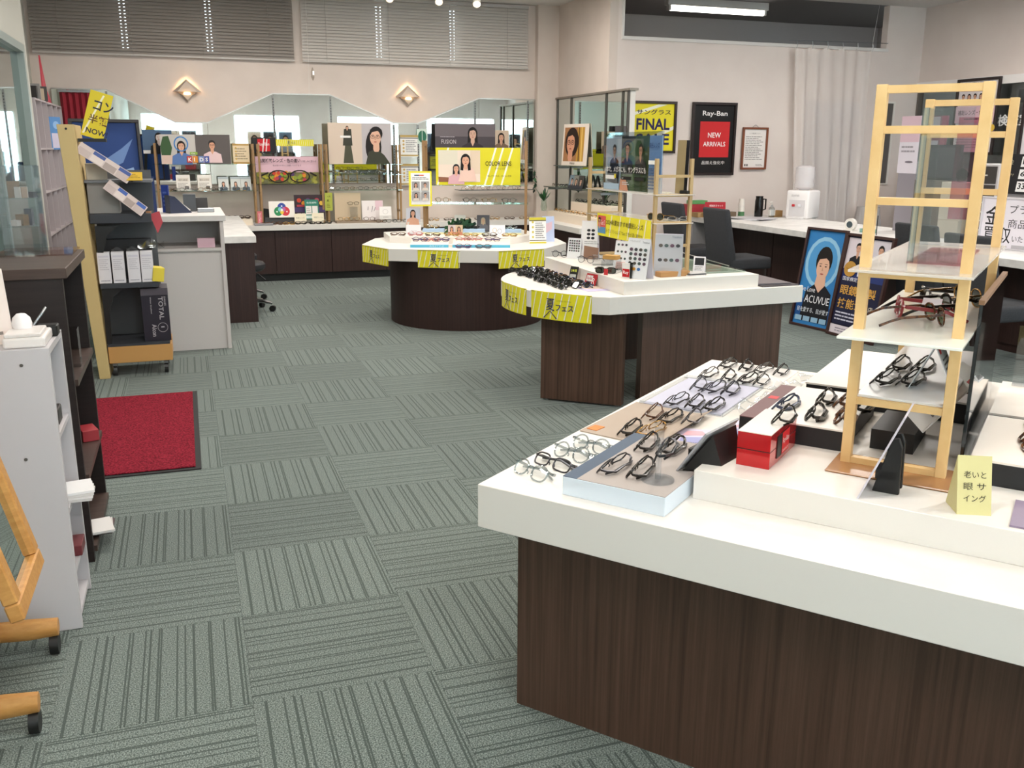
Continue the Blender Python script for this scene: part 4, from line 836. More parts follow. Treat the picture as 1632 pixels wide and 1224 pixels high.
board('photo_card', 'white card with drawn round spectacles on polygon table riser', 'card', .135, .09, (2.53, 7.66, .716), R(-20), '#efedf0', [('ring', .5, .5, .2, .24, .03, '#c9a24a'), ('ring', .98, .42, .2, .24, .03, '#8a8a92'), ('p', [(.68, .52), (.8, .46), (.8, .43), (.68, .49)], '#8a8a92')], tilt=R(8))
board('name_card', 'blank looking white name card at left of polygon riser', 'card', .13, .087, (1.85, 7.93, .716), R(-20), '#e9e7ea', [('t', .5, .3, .14, 'BECK', '#b5b3b8', .6)], tilt=R(8))
it = [('r', 0, .9, .68, 1, '#cfc23e'), ('r', 0, .86, .68, .9, '#6c6448'), ('r', 0, .0, .68, .06, '#cfc23e'), ('r', 0, .1, .68, .13, '#6c6448')] + [('e', .14, .25 + k * .19, .045, .045, '#cfc060') for k in range(4)] + [('lines', .24, .18, .62, .82, 8, '#8d8d8f')]
board('instruction_card', 'white card with yellow bands and dots on right of polygon table', 'card', .15, .22, (2.83, 7.45, .66), R(-4), '#f1f0ee', it, tilt=R(6), stand=mat('#dcd8d2', .5))
board('lilac_card', 'pale blue lilac card behind the yellow banded card', 'card', .11, .22, (2.97, 7.56, .66), R(-4), '#b8c4e0', [('p', [(.1, .3), (.4, .5), (.42, .8), (.12, .7)], '#d6b7c2')], tilt=R(6), stand=mat('#dcd8d2', .5))
# monstera leaves
t = thing('leaf_spray', 'spray of dark green split tropical leaves on the polygon table', 'plant', (2.27, 7.98, .715))
def monstera(s):
    pts = []
    n = 26
    for i in range(n + 1):
        a = PI * 2 * i / n; rr = 1.0 if i % 3 else .55
        if abs(a - PI * 1.5) < .3: rr = .3
        pts.append((math.cos(a) * s * .62 * rr, s * .55 + math.sin(a) * s * .55 * rr))
    return pts[:-1]
for k, (ry, lean, s, c, dx) in enumerate(((-62, 30, .14, LEAF, -.02), (-28, 45, .13, LEAFD, -.01), (0, 12, .11, LEAFD, 0), (35, 40, .14, LEAF, .01), (66, 32, .15, LEAFD, .02))):
    o = MB().prism_y(monstera(s), -.001, .001).build('leaf', c, t, (dx, .0, .02), (R(lean), R(ry), 0))
MB().lathe([(.02, 0), (.028, .03), (.024, .05)], 10).build('holder', mat('#5a4a38', .6), t)
# rack with glass shelves and posters on the polygon table
ax = math.atan2(7.77 - 8.09, 2.83 - 1.99)
RKM = mat('#94724c', .5)
t = thing('ladder_display_rack', 'brown ladder rack with glass shelves on polygon table', 'display rack', (2.41, 7.93, .715), ax)
for x in (-.45, .45):
    for y in (0, .2):
        MB().box(x - .011, y - .011, 0, x + .011, y + .011, .80).build('post', RKM, t)
    for z in (.06, .22, .40, .58, .76): MB().box(x - .008, 0, z - .01, x + .008, .2, z + .01).build('rung', RKM, t)
for z in (.255, .415): MB().box(-.47, -.02, z, .47, .22, z + .008).build('glass_shelf', GLASSM, t)
rr = [(.06, .06, .92, .94, '#e8dccf')]
it = [('p', [(x, 0), (x + .05, 0), (x + .36, 1), (x + .31, 1)], '#f3f1da') for x in (.02, 1.32, 1.52, 1.78)] + [('r', .07, .08, 1.22, .93, '#e4d3c4'), ('r', .07, .55, .6, .93, '#d9d2c0'), ('p', [(.07, .08), (.5, .08), (.45, .2), (.07, .22)], '#8a5a44'), ('r', .95, .3, 1.22, .93, '#dcc7b0')]
it += person(.56, .44, .24, '#1c1a20', '#d6a9b0', '#d9a58c', None, True) + [('p', [(.62, .1), (1.12, .1), (1.05, .42), (.86, .55), (.7, .4)], '#e3c2b4')] + person(.82, .66, .34, '#171216', '#e3c2b4', '#dba78e', None, True, body=False)
it += [('t', 1.36, .52, .12, 'COLOR LENS', '#33310e', .72, .012), ('t', 1.62, .42, .05, 'カラーレンズ', '#33310e', .28), ('t', 1.42, .22, .055, '優しさをくれる、ほどよい色味', '#4a4714', .66)]
board('colour_lens_poster', 'wide yellow poster of smiling woman and child on brown rack', 'poster', .74, .318, (2.435, 7.91, 1.138), ax + R(4), '#d6cc2a', it, t=.003)
it = [('r', .06, .05, .62, .95, '#efefef'), ('r', .16, .87, .3, .9, '#2e3f5c'), ('r', .3, .87, .44, .9, '#cf5a3c'), ('lines', .1, .76, .58, .84, 2, '#55555a')]
for q, (x, y) in enumerate(((.2, .58), (.47, .58), (.2, .29), (.47, .29))): it += [('r', x - .115, y - .13, x + .115, y + .13, '#9b9a9a')] + [i2 for i2 in person(x, y + .03, .13, '#1f1815', '#d8d0c8', '#cf9f86', '#15110f', q % 2 == 0, body=False)] + [('p', [(x - .1, y - .13), (x + .1, y - .13), (x + .07, y - .05), (x - .07, y - .05)], '#cfc6bc')]
board('photo_chart', 'yellow bordered card with four small portraits on brown rack', 'poster', .20, .30, (1.94, 8.02, .955), ax + R(14), '#e6dc3a', it, t=.003)
board('photo_card', 'card with a smiling woman resting on her arms, left of polygon table', 'card', .13, .125, (1.93, 8.28, .80), ax, '#c8cad8', person(.5, .62, .5, '#1d1614', '#d9a58c', '#d9a58c', None, True), tilt=R(8))
tag(MB().box(-.05, -.04, 0, .05, .04, .085).build('white_block', WHITE2, None, (1.93, 8.33, .715)), 'white block carrying the smiling woman card', 'display box')
board('shelf_card', 'white and maroon text card behind glass shelf of brown rack', 'card', .10, .15, (2.33, 8.14, .715), ax, '#e6e0dc', [('r', 0, .5, .68, .62, '#8c3c40'), ('lines', .08, .1, .6, .45, 4, '#b5b0ac')], tilt=R(6))
board('shelf_card', 'grey card with fair haired model behind brown rack shelf', 'card', .115, .15, (2.53, 8.07, .715), ax, '#5d5a62', person(.38, .68, .34, '#b9a78e', '#74727c', '#c9a48c', None, True), tilt=R(6))
ca, sa = math.cos(ax), math.sin(ax)
for k, (q, z, cl) in enumerate(((-.3, .265, 'gold'), (-.05, .265, 'black'), (.12, .265, 'gold'), (.3, .265, 'black'), (-.28, .425, 'gold'), (-.1, .425, 'gun'), (.05, .425, 'gun'))):
    spectacles('thin framed glasses on brown rack %s shelf, %s from left' % (('lower', 'upper')[z > .3], ORD[k if k < 4 else k - 4]), 'glasses on the brown rack', (2.41 + ca * q - sa * .08, 7.93 + sa * q + ca * .08, .715 + z), ax, cl, 'boston', 'open', .0014)

# ------------------------------------------------------------------ back counter
t = thing('back_counter', 'long low counter with dark wood doors below the wall mirror', 'counter', (0, 10.52, 0))
MB().box(.5, -.02, .565, 4.40, .55, .62).build('worktop', WHITE2, t, bev=.0015)
x = .55
for k, wd in enumerate((.34, .62, .62, .62, .62, .62, .38)):
    MB().box(x + .003, .02, .085, x + wd - .003, .045, .56).build('door', DARKW2, t); x += wd
MB().box(.52, .05, .08, 4.38, .54, .565).build('carcass', DARKW2, t); MB().box(.55, .06, 0, 4.36, .10, .08).build('plinth', BLACKP, t)
struct(box('baseboard_back', XL, YB - .012, 0, .45, YB, .07, mat('#3a2a26', .5)))
# counter along the mirrored partition
t = thing('partition_counter', 'cream stepped counter along the mirrored partition', 'counter', (4.15, 9.85, 0))
MB().box(-.27, -.86, .58, .24, .62, .64).build('worktop', WHITE2, t, bev=.0015); MB().box(-.22, -.84, 0, .24, .62, .58).build('carcass', DARKW2, t)
t = thing('stepped_display', 'cream stepped block carrying glasses before the partition mirror', 'display box', (4.22, 9.75, .64))
MB().box(-.17, -.8, 0, .14, .62, .10).build('lower_step', mat('#e4d5c2', .5), t, bev=.001); MB().box(.0, -.8, .10, .14, .3, .22).build('upper_step', mat('#e4d5c2', .5), t, bev=.001)
for k in range(8):
    spectacles('gold glasses on the lower step by the partition, %s from the back' % ORD[k], 'glasses on the cream steps', (4.13, 10.3 - k * .17, .7405), R(-80), 'gold', 'round', 'folded', .0014, parts=False)
for k in range(6):
    spectacles('black glasses on the upper step by the partition, %s from the back' % ORD[k], 'glasses on the cream steps', (4.27, 9.98 - k * .15, .8605), R(-80), 'black', 'boston', 'folded', .002, parts=False)
t = thing('partition_shelf', 'dark edged glass shelves on the mirrored partition', 'shelf', (4.39, 9.85, 0))
for z, y0, y1, d in ((1.255, -.75, .75, .17), (1.0, -.75, 1.0, .2)):
    MB().box(-d, y0, z, 0, y1, z + .007).build('glass_shelf', GLASSM, t); MB().box(-d - .004, y0, z - .001, -d, y1, z + .008).build('dark_edge', mat('#3a3f3c', .3), t)
    for y in (y0 + .1, y1 - .1): MB().box(-d * .9, y - .004, z - .03, 0, y + .004, z).build('bracket', STEEL, t)
it = [('r', .06, .1, .92, .92, '#a8764e'), ('r', .62, .1, .92, .92, '#c2923e'), ('p', [(.7, .1), (.75, .1), (.7, .92), (.66, .92)], '#6b4a2a'), ('p', [(.8, .1), (.86, .1), (.82, .92), (.78, .92)], '#e3bd6a')] + [('e', .40, .56, .29, .36, '#2b1a14')] + person(.36, .55, .62, '#2b1a14', '#3a3430', '#d89a7c', '#15110f', False, body=False) + [('t', .38, .03, .05, 'nau', '#5a4a40', .2)]
board('portrait_poster', 'portrait poster of a person in round black glasses on partition shelf', 'poster', .50, .47, (4.30, 10.19, 1.264), R(-78), '#eadccf', it, tilt=R(4), t=.01)
for k, (y, c) in enumerate(((10.33, '#7a8a96'), (10.20, '#8b8880'), (10.07, '#46423e'))):
    tent('photo_tent', 'small dark photo tent card on lower partition shelf, %s' % ('left', 'middle', 'right')[k], 'card', .11, .15, (4.30, y - .15, 1.008), R(-78), c, person(.36, .55, .4, '#1c1614', '#33343a', '#c9a088', '#15110f', k == 1), .5, '#4a4a4e', 'tent cards by the partition')
for k in range(5):
    spectacles('dark glasses on lower partition shelf, %s from the back' % ORD[k], 'glasses on the partition shelf', (4.28, 10.72 - k * .16 - (.55 if k > 2 else 0), 1.0075), R(-80), 'black', 'rect', 'open', .0016, parts=False)
t = thing('potted_plant', 'small leafy plant in a glass vase beside the partition', 'plant', (4.0, 10.35, .74))
MB().lathe([(.03, 0), (.04, .05), (.03, .1), (.035, .13)], 12).build('vase', GLASSM, t, smooth=True)
random.seed(5)
for k in range(14):
    a = random.uniform(0, 2 * PI); tl = random.uniform(.2, 1.0); L_ = random.uniform(.10, .19); c_ = random.choice((LEAF, LEAFD))
    MB().add([(0, 0, 0), (.018, 0, L_ * .5), (0, .004, L_), (-.018, 0, L_ * .5)], [(0, 1, 2, 3)]).build('leaf', c_, t, (0, 0, .11), (tl * .8, 0, a))
t = thing('hanging_vine', 'small trailing plant hanging by the corner pier', 'plant', (4.10, 10.93, .95))
MB().tube([(0, 0, .25), (0, 0, .0)], .003, 5).build('stem', LEAFD, t)
for k in range(12): MB().add([(0, 0, 0), (.02, 0, -.03), (0, .004, -.07), (-.02, 0, -.03)], [(0, 1, 2, 3)]).build('leaf', LEAFD if k % 2 else LEAF, t, (0, 0, .24 - k * .02), (R(30), 0, k * 2.3))
# brown ladder racks and glass shelves on the back counter
SH = [(-.31, .76), (.76, 1.5), (1.5, 2.40)]
for k, (a, b) in enumerate(SH):
    t = thing('ladder_display_rack', 'brown ladder shelf rack on back counter, %s' % ('left of the colour vision poster', 'under the colour vision poster', 'under the two women poster')[k], 'display rack', ((a + b) / 2, 10.78, .62), 0, 'brown racks on the back counter'); hw = (b - a) / 2 - .03
    for x in (-hw, hw):
        for y in (0, .17): MB().box(x - .011, y - .011, 0, x + .011, y + .011, .87).build('post', LADDERB, t)
        for z in (.12, .34, .56, .80): MB().box(x - .007, 0, z - .01, x + .007, .17, z + .01).build('rung', LADDERB, t)
    for z in ((.645, .36) if k == 0 else (.43,) if k == 1 else (.645, .53, .355)): MB().box(-hw - .03, -.02, z, hw + .03, .19, z + .007).build('glass_shelf', GLASSM, t)
# posters in front of the mirror
it = [('r', 0, 0, 1.15, 1, '#c3beb8'), ('r', 1.15, 0, 2.31, 1, '#5d5654'), ('p', [(.02, .3), (.32, .3), (.38, .55), (.28, .95), (.1, .92), (0, .6)], '#3d5a38'), ('r', .02, 0, .4, .3, '#d9bdb0')]
it += person(.68, .60, .36, '#2b211c', '#5a77ac', '#dba98c', None, True) + [('ring', .68, .68, .24, .26, .04, '#3f7fc0')] + person(1.70, .64, .34, '#2a2320', '#e3c4c4', '#d9a284', '#7a3a36', False)
for q, (l, c) in enumerate(zip('KIDS', ('#c2433c', '#d98a36', '#7a8fc4', '#4a5aa0'))): it += [('r', .84 + q * .19, .05, 1.01 + q * .19, .27, c), ('t', .88 + q * .19, .09, .13, l, '#f4efe6', None, .03)]
it += [('r', .95, .32, 1.2, .41, '#8fae4c'), ('t', 1.0, .335, .05, 'Kids', '#eeeeee')]
board('kids_poster', 'wide poster of two children with KIDS letter blocks', 'poster', .72, .31, (.138, 10.82, 1.272), 0, '#c3beb8', it, t=.004)
it = [('r', 0, .9, .78, 1, '#b58f52'), ('r', 0, .0, .78, .1, '#b58f52'), ('lines', .1, .2, .7, .8, 5, '#9a8a70')] + [('e', .15, .25 + q * .18, .04, .04, '#c9a24a') for q in range(4)]
board('notice_card', 'tan notice card beside the kids poster', 'card', .174, .22, (.607, 10.84, 1.272), 0, '#e0cba8', it, t=.004)
fr_cols = ('#c2452f', '#d98a2c', '#5a3a66', '#8a9a3a', '#b03a4c', '#e0b84a')
it = [('r', 0, 0, 2.32, .42, '#7d7a4a'), ('r', 0, .42, 2.32, 1, '#d9b4bf')]
random.seed(9)
for q in range(60):
    x = random.uniform(.05, 2.27); it.append(('e', x, random.uniform(.05, .40), .07, .07, random.choice(('#8a8a3a', '#a8a24a', '#6b6b4a', '#b0a83a'))))
for q in range(26):
    c_ = random.choice((.85, 1.58)); it.append(('e', c_ + random.uniform(-.26, .26), .27 + random.uniform(-.14, .14), .07, .07, random.choice(fr_cols)))
it += [('ring', .82, .27, .38, .24, .045, '#1f1512'), ('ring', 1.60, .27, .38, .24, .045, '#1f1512'), ('r', 1.15, .34, 1.28, .40, '#1f1512'), ('p', [(.1, .30), (.44, .44), (.44, .38), (.14, .26)], '#1f1512'), ('p', [(2.0, .44), (2.25, .30), (2.2, .26), (1.98, .38)], '#1f1512')]
it += [('t', .1, .78, .15, '色覚補助レンズ・色の違い', '#2e2228', 1.55, .02), ('t', 1.68, .79, .08, 'が楽しみに変わる', '#2e2228', .55), ('t', .62, .64, .065, '色の見えやすいご体験いただけます', '#5a4650', 1.05)]
board('colour_vision_poster', 'pink poster of fruit filled spectacles with Japanese heading', 'poster', .69, .297, (1.097, 10.84, 1.057), 0, '#d9b4bf', it, t=.004)
it = [('r', 0, 0, .84, 1, '#d2bfae'), ('r', .84, 0, 1.59, 1, '#b9b2b4'), ('p', [(.36, .02), (.62, .02), (.56, .5), (.42, .5)], '#4a4a3a'), ('p', [(.36, .45), (.6, .45), (.58, .85), (.4, .85)], '#3a3a30')] + person(.48, .88, .09, '#231a16', '#3a3a30', '#d2a288', None, True, body=False) + [('r', .3, .64, .56, .69, '#e9e6e2')]
it += [('e', 1.13, .42, .2, .42, '#1c1615'), ('p', [(.92, 0), (1.55, 0), (1.4, .22), (1.2, .38), (1.0, .3)], '#3b3d31')] + person(1.2, .66, .50, '#1c1615', '#3b3d31', '#dcae96', '#5a4638', False, body=False, turn=.4)
board('model_poster', 'large poster of a long haired woman, full length and portrait', 'poster', .72, .455, (1.923, 10.83, 1.272), 0, '#d2bfae', it, t=.004)
it = [('r', 0, .9, .87, 1, '#b59a5a'), ('r', 0, .84, .87, .88, '#3a3a3a'), ('r', 0, .03, .87, .1, '#b59a5a')] + [('e', .16, .25 + q * .16, .05, .05, '#c9a860') for q in range(4)] + [('lines', .27, .2, .8, .78, 7, '#8d8d8f')]
for k, z in enumerate((1.352, 1.02)):
    board('instruction_card', ('upper', 'lower')[k] + ' white card with gold bands fixed to the wall mirror', 'card', .21, .25, (2.542, YB - .055, z), 0, '#eceae6', it, t=.004, group='gold banded cards on mirror')
it = [('r', 0, .5, 2.5, 1, '#6f666a'), ('r', 0, 0, 2.5, .5, '#4f484d')] + person(1.55, .60, .52, '#1a1414', '#3a3238', '#d6ad98', None, True) + [('t', .25, .22, .16, 'FUSION', '#cfc6c8', .6), ('lines', .2, .45, .8, .52, 1, '#a9a0a4')]
board('dark_portrait_poster', 'dark purple grey poster of a short haired woman before mirror', 'poster', .705, .30, (3.2, 10.98, 1.44), 0, '#5d555a', it, t=.004)
board('small_portrait', 'small beige portrait card right of the dark poster', 'poster', .20, .214, (3.68, 10.99, 1.455), 0, '#cbb5a0', person(.46, .6, .5, '#2a1e18', '#7a6252', '#cf9f84', None, True), t=.004)
board('leaf_card', 'small green leaf picture card on the wall mirror', 'card', .13, .173, (2.707, YB - .05, 1.50), 0, '#c9d6cc', [('e', .38, .5, .3, .4, '#2d6a52'), ('p', [(.36, .1), (.4, .1), (.4, .9), (.36, .9)], '#c9d6cc')], t=.004)
t = thing('poster_rail', 'slim glass ledge under the dark portrait poster', 'shelf', (3.4, 11.0, 1.42)); MB().box(-.6, -.06, 0, .5, .06, .007).build('glass_shelf', GLASSM, t)
board('dark_model_card', 'small blue card of a dark haired model by the kids poster', 'card', .30, .25, (-.25, 10.97, 1.38), 0, '#4d6684', [('r', 0, 0, 1.2, .14, '#e6e4e2')] + person(.66, .68, .4, '#17130f', '#1d1d22', '#cfc0b8', None, True), t=.004)
t = board('red_logo_board', 'black board with red square script logo leaning on mirror', 'sign', .26, .17, (.87, 11.0, 1.39), 0, '#262626', [('r', .35, .12, 1.15, .9, '#c8202a'), ('p', [(.62, .05), (.68, .05), (.82, .95), (.74, .95)], '#f4f0ee'), ('p', [(.85, .1), (.9, .1), (1.0, .9), (.94, .9)], '#f4f0ee'), ('t', .4, .42, .26, 'Ray-Ban', '#f4f0ee', .7)], t=.006)
it = banner_items(5.6)
board('yellow_strip', 'narrow yellow summer strip before the mirror', 'banner', .42, .075, (1.21, 10.97, 1.467), 0, YEL, it, t=.003)
# things standing on the back counter and its shelves
shelfz = .62 + .368
for k, x in enumerate((-.02, .20)):
    board('text_card', ('left', 'right')[k] + ' white text card on lower glass shelf by kids poster', 'card', .145, .17, (x, 10.82, shelfz), 0, '#e9e4dc', [('r', .1, .62, .75, .8, '#d8cfc2'), ('t', .15, .62, .12, ('視力測定', '夏のメガネ')[k], '#6a645c', .55), ('lines', .1, .15, .75, .52, 4, '#a29a90'), ('r', .5, .1, .75, .3, '#6d6660')], tilt=R(4))
for k, x in enumerate((.40, .53, .64)):
    board('portrait_leaflet', 'leaning leaflet with a small portrait, %s of three' % ORD[k], 'leaflet', .11, .15, (x, 10.82, shelfz), R(6), '#c9ccc8', person(.36, .5, .3, '#1d1815', '#55606a', '#cf9f86', None, True) + [('r', 0, .85, .73, 1, '#aab4b8')], tilt=R(14), group='three leaning leaflets')
for k in range(7):
    spectacles('glasses on the lower glass shelf by kids poster, %s from left' % ORD[k], 'glasses on the left back shelf', (-.2 + k * .13, 10.79, shelfz), 0, ('gold', 'black', 'silver')[k % 3], 'boston', 'folded', .0014, parts=False)
for k in range(5):
    spectacles('open glasses on the thin shelf under women poster, %s from left' % ORD[k], 'glasses on the women poster shelf', (1.62 + k * .165, 10.84, .62 + .362), 0, ('black', 'gold')[k % 2], 'rect', 'open', .0014, parts=False)
for k in range(6):
    spectacles('open glasses on the upper thin shelf under women poster, %s from left' % ORD[k], 'glasses on the women poster shelf', (1.60 + k * .14, 10.84, .62 + .537), 0, ('silver', 'gun')[k % 2], 'rect', 'open', .0014, parts=False)
CZ = .62
it = [('e', .78, .62, .26, .28, '#3a4fa0'), ('e', .56, .38, .26, .28, '#2f8a56'), ('e', 1.0, .38, .26, .28, '#cf3a44'), ('e', .67, .5, .12, .14, '#7ec4cf'), ('e', .89, .5, .12, .14, '#b86aa8'), ('e', .78, .34, .11, .14, '#e3c23e'), ('e', .78, .46, .07, .08, '#f4f0e6'), ('e', .78, .7, .05, .05, '#e8e4f0'), ('e', .48, .36, .05, .05, '#d8ecd8'), ('e', 1.08, .36, .05, .05, '#f4dada')]
t = board('colour_circle_card', 'white card with overlapping blue green and red circles', 'card', .28, .18, (1.0, 10.72, .69), 0, '#efe9e0', it, tilt=R(8))
t = thing('black_monitor_stand', 'black slanted stand under the colour circle card', 'stand', (.98, 10.78, CZ)); MB().add([(-.18, -.06, 0), (.2, -.06, 0), (.2, .08, 0), (-.18, .08, 0), (-.17, -.04, .07), (.19, -.04, .07), (.19, .07, .12), (-.17, .07, .17)], [(3, 2, 1, 0), (4, 5, 6, 7), (0, 1, 5, 4), (1, 2, 6, 5), (2, 3, 7, 6), (3, 0, 4, 7)]).build('body', BLACKP, t, bev=.004)
it = [('e', .2 + .18 * q, .78 - .12 * (q % 2), .09, .09, fr_cols[q % 6]) for q in range(6)] + [('r', 0, .3, 1.23, .5, '#4a3a66'), ('lines', .1, .1, 1.1, .28, 3, '#c9b8b8'), ('r', .1, .52, .6, .6, '#b03a4c')]
board('fruit_board', 'dark card with fruit pictures behind the green booklet', 'card', .34, .275, (1.315, 10.76, .66), 0, '#3a2a30', it, tilt=R(6))
board('green_booklet', 'green topped booklet with two white panels on counter', 'card', .155, .22, (1.33, 10.70, .665), 0, '#2f7a66', [('r', .05, .25, .33, .68, '#e4ded8'), ('r', .37, .25, .65, .68, '#e4ded8'), ('t', .1, .8, .09, '色覚補助', '#dfeee8', .5), ('lines', .08, .3, .3, .62, 3, '#b0a8a0'), ('r', .05, .05, .65, .2, '#d9e6e2')], tilt=R(8))
for k, (x, z) in enumerate(((1.19, .085), (1.385, .09))):
    board('name_sign', 'small cream name sign on back counter, %s of two' % ('left', 'right')[k], 'sign', .13, z, (x, 10.63, CZ + .03), 0, '#e6dcc2', [('t', .2, .35, .22, ('色覚レンズ', '体験フレーム')[k], '#7a745e', 1.1)], tilt=R(10))
    tag(MB().box(-.06, -.03, 0, .06, .03, .03).build('sign_block', mat('#e4d8c4', .5), None, (x, 10.66, CZ)), 'cream block under the %s cream name sign' % ('left', 'right')[k], 'display box')
board('hanging_tag', 'tall yellow green tag hanging on brown rack post', 'sign', .085, .20, (1.53, 10.7655, .755), 0, '#a9b04a', [('t', .12, .74, .1, '人気', '#2a2c14', .2), ('t', .1, .5, .12, '夏', '#2a2c14', .14), ('lines', .1, .15, .3, .4, 3, '#6a6e2a')], t=.003)
t = thing('backed_display', 'beige back board display step with three pairs of glasses', 'display stand', (1.85, 10.72, CZ))
MB().box(-.25, .08, 0, .05, .09, .33).build('back_board', mat('#cdb89a', .6), t); MB().box(-.26, -.1, 0, .27, .09, .02).build('base', mat('#8a7a68', .5), t, bev=.002); MB().box(-.08, .0, .02, .0, .08, .17).build('step', ACRYL, t)
spectacles('dark glasses raised on clear step before beige board', None, (1.81, 10.76, CZ + .195), 0, 'black', 'rect', 'open', .0016)
for k, (x, y, z) in enumerate(((1.68, 10.68, .02), (1.80, 10.70, .02), (1.97, 10.66, .02))):
    spectacles('gold and dark glasses on beige board base, %s from left' % ORD[k], 'glasses on beige display base', (x, y, CZ + z), R(-10), ('gold', 'gold', 'tort')[k], 'boston', 'open', .0016)
board('pink_card', 'white and pink card with drawn lines on the back counter', 'card', .25, .22, (2.04, 10.80, CZ + .02), 0, '#ece4e2', [('r', .72, .5, 1.12, 1, '#e3c4cc'), ('p', [(.3, .5), (.34, .5), (.36, .7), (.33, .7)], '#8a8288'), ('p', [(.5, .4), (.53, .4), (.6, .72), (.57, .72)], '#8a8288'), ('p', [(.62, .45), (.65, .45), (.75, .66), (.72, .66)], '#8a8288')], tilt=R(8))
board('white_info_card', 'bright white info card at right of back counter', 'card', .14, .145, (2.17, 10.70, CZ + .03), 0, '#f2eeea', [('ring', .48, .6, .22, .2, .03, '#cfcac6'), ('r', .0, 0, .97, .3, '#dcd8d2'), ('t', .28, .12, .09, 'INFORMATION', '#8a8682', .42)], tilt=R(8))
for k in range(3):
    spectacles('dark glasses at the front right of back counter, %s from left' % ORD[k], 'glasses at right of back counter', (2.10 + k * .12, 10.60, CZ), R(6), ('tort', 'black', 'gun')[k], 'rect', 'open', .002)
for k, (x, cl) in enumerate(((.80, 'tort'), (.93, 'tort'), (1.06, 'gold'), (1.19, 'black'), (1.35, 'black'), (1.47, 'black'))):
    spectacles('glasses along front edge of back counter, %s from left' % ORD[k], 'front row of the back counter', (x, 10.58, CZ), R(4), cl, 'boston' if k % 2 else 'rect', 'folded', .0024)
tag(MB().box(-.15, -.07, 0, .15, .07, .068).build('cream_step', mat('#e4d5c0', .5), None, (.52, 10.68, CZ), bev=.002), 'cream display block at left end of back counter', 'display box')
for k in range(2): spectacles('brown glasses on the cream block of back counter, %s' % ('left', 'right')[k], 'glasses on the cream block', (.46 + k * .13, 10.67, CZ + .0685), 0, 'brown', 'boston', 'folded', .0024)
board('red_tag', 'upright red striped tag on back counter', 'sign', .05, .15, (.748, 10.6, CZ), 0, '#d8747a', [('t', .08, .1, .78, 'SALE', '#f6e6e2', .16)], t=.02)
tag(MB().box(-.1, -.06, 0, .1, .06, .02).build('grey_tray', mat('#8f8d90', .4), None, (.78, 10.56, CZ + .0005), bev=.003), 'small grey tray at left end of back counter', 'tray')
for k in range(7):
    spectacles('thin glasses on back counter behind the polygon table, %s from left' % ORD[k], 'glasses on far right back counter', (2.75 + k * .19, 10.7, CZ), 0, ('gold', 'tort')[k % 2], 'boston', 'folded', .0016, parts=False)
t = thing('far_shelf', 'dark glass shelf on the mirror behind polygon table', 'shelf', (3.6, 10.95, .96)); MB().box(-.5, -.12, 0, .45, .1, .008).build('glass_shelf', mat('#454a46', .15), t)
for k in range(4):
    spectacles('gold glasses on dark far shelf, %s from left' % ORD[k], 'glasses on the far shelf', (3.25 + k * .2, 10.9, .9685), 0, 'gold', 'round', 'open', .0014, parts=False)

# ------------------------------------------------------------------ poster wall
it = [('p', [(0, .78), (.9, 1.0), (1.05, 1.0), (0, .72)], '#ecebd4'), ('p', [(.1, .2), (1.0, .55), (1.0, .48), (.2, .16)], '#ecebd4'), ('t', .12, .74, .10, 'サングラス', '#2a2a3e', .76, .02), ('t', .12, .45, .22, 'FINAL', '#2a2350', .74, .03), ('t', .12, .16, .22, 'SALE', '#2a2350', .74, .03)]
board('sale_poster', 'framed yellow sunglasses FINAL sale poster on the wall', 'poster', .56, .56, (4.98, YP - .02, 1.41), 0, '#e4d62c', [('p', [(.05, .78), (.6, .94), (.8, .94), (.05, .72)], '#ecebd4')] + it[1:], frame=(mat('#2c1c1a', .4), .028, .02))
it = [('r', .14, .25, .62, .74, '#c9282c'), ('t', .17, .80, .085, 'Ray-Ban', '#f1eeec', .40, .012), ('t', .27, .52, .07, 'NEW', '#f1eeec', .21, .01), ('t', .20, .40, .065, 'ARRIVALS', '#f1eeec', .36, .01), ('t', .19, .15, .05, '品揃え強化中', '#e6e2e0', .37)]
board('new_arrivals_poster', 'black framed NEW ARRIVALS poster with red square on the wall', 'poster', .575, .805, (5.748, YP - .02, 1.166), 0, '#141314', it, frame=(mat('#241716', .4), .028, .022), gloss=True)
t = board('framed_certificate', 'small brown framed certificate hanging right of black poster', 'picture', .34, .475, (6.305, YP - .02, 1.23), 0, '#e6e0dc', [('t', .2, .84, .035, 'レンズ保証書について', '#55504c', .3), ('lines', .1, .22, .6, .8, 14, '#8d8682'), ('r', .1, .08, .14, .13, '#55504c'), ('r', .16, .08, .2, .13, '#55504c'), ('lines', .42, .08, .62, .13, 2, '#77706c')], frame=(mat('#7a4228', .4), .022, .018))
MB().tube([(-.05, .0, .47), (0, .0, .505), (.05, .0, .47)], .003, 5).build('hanging_cord', STEEL, t)

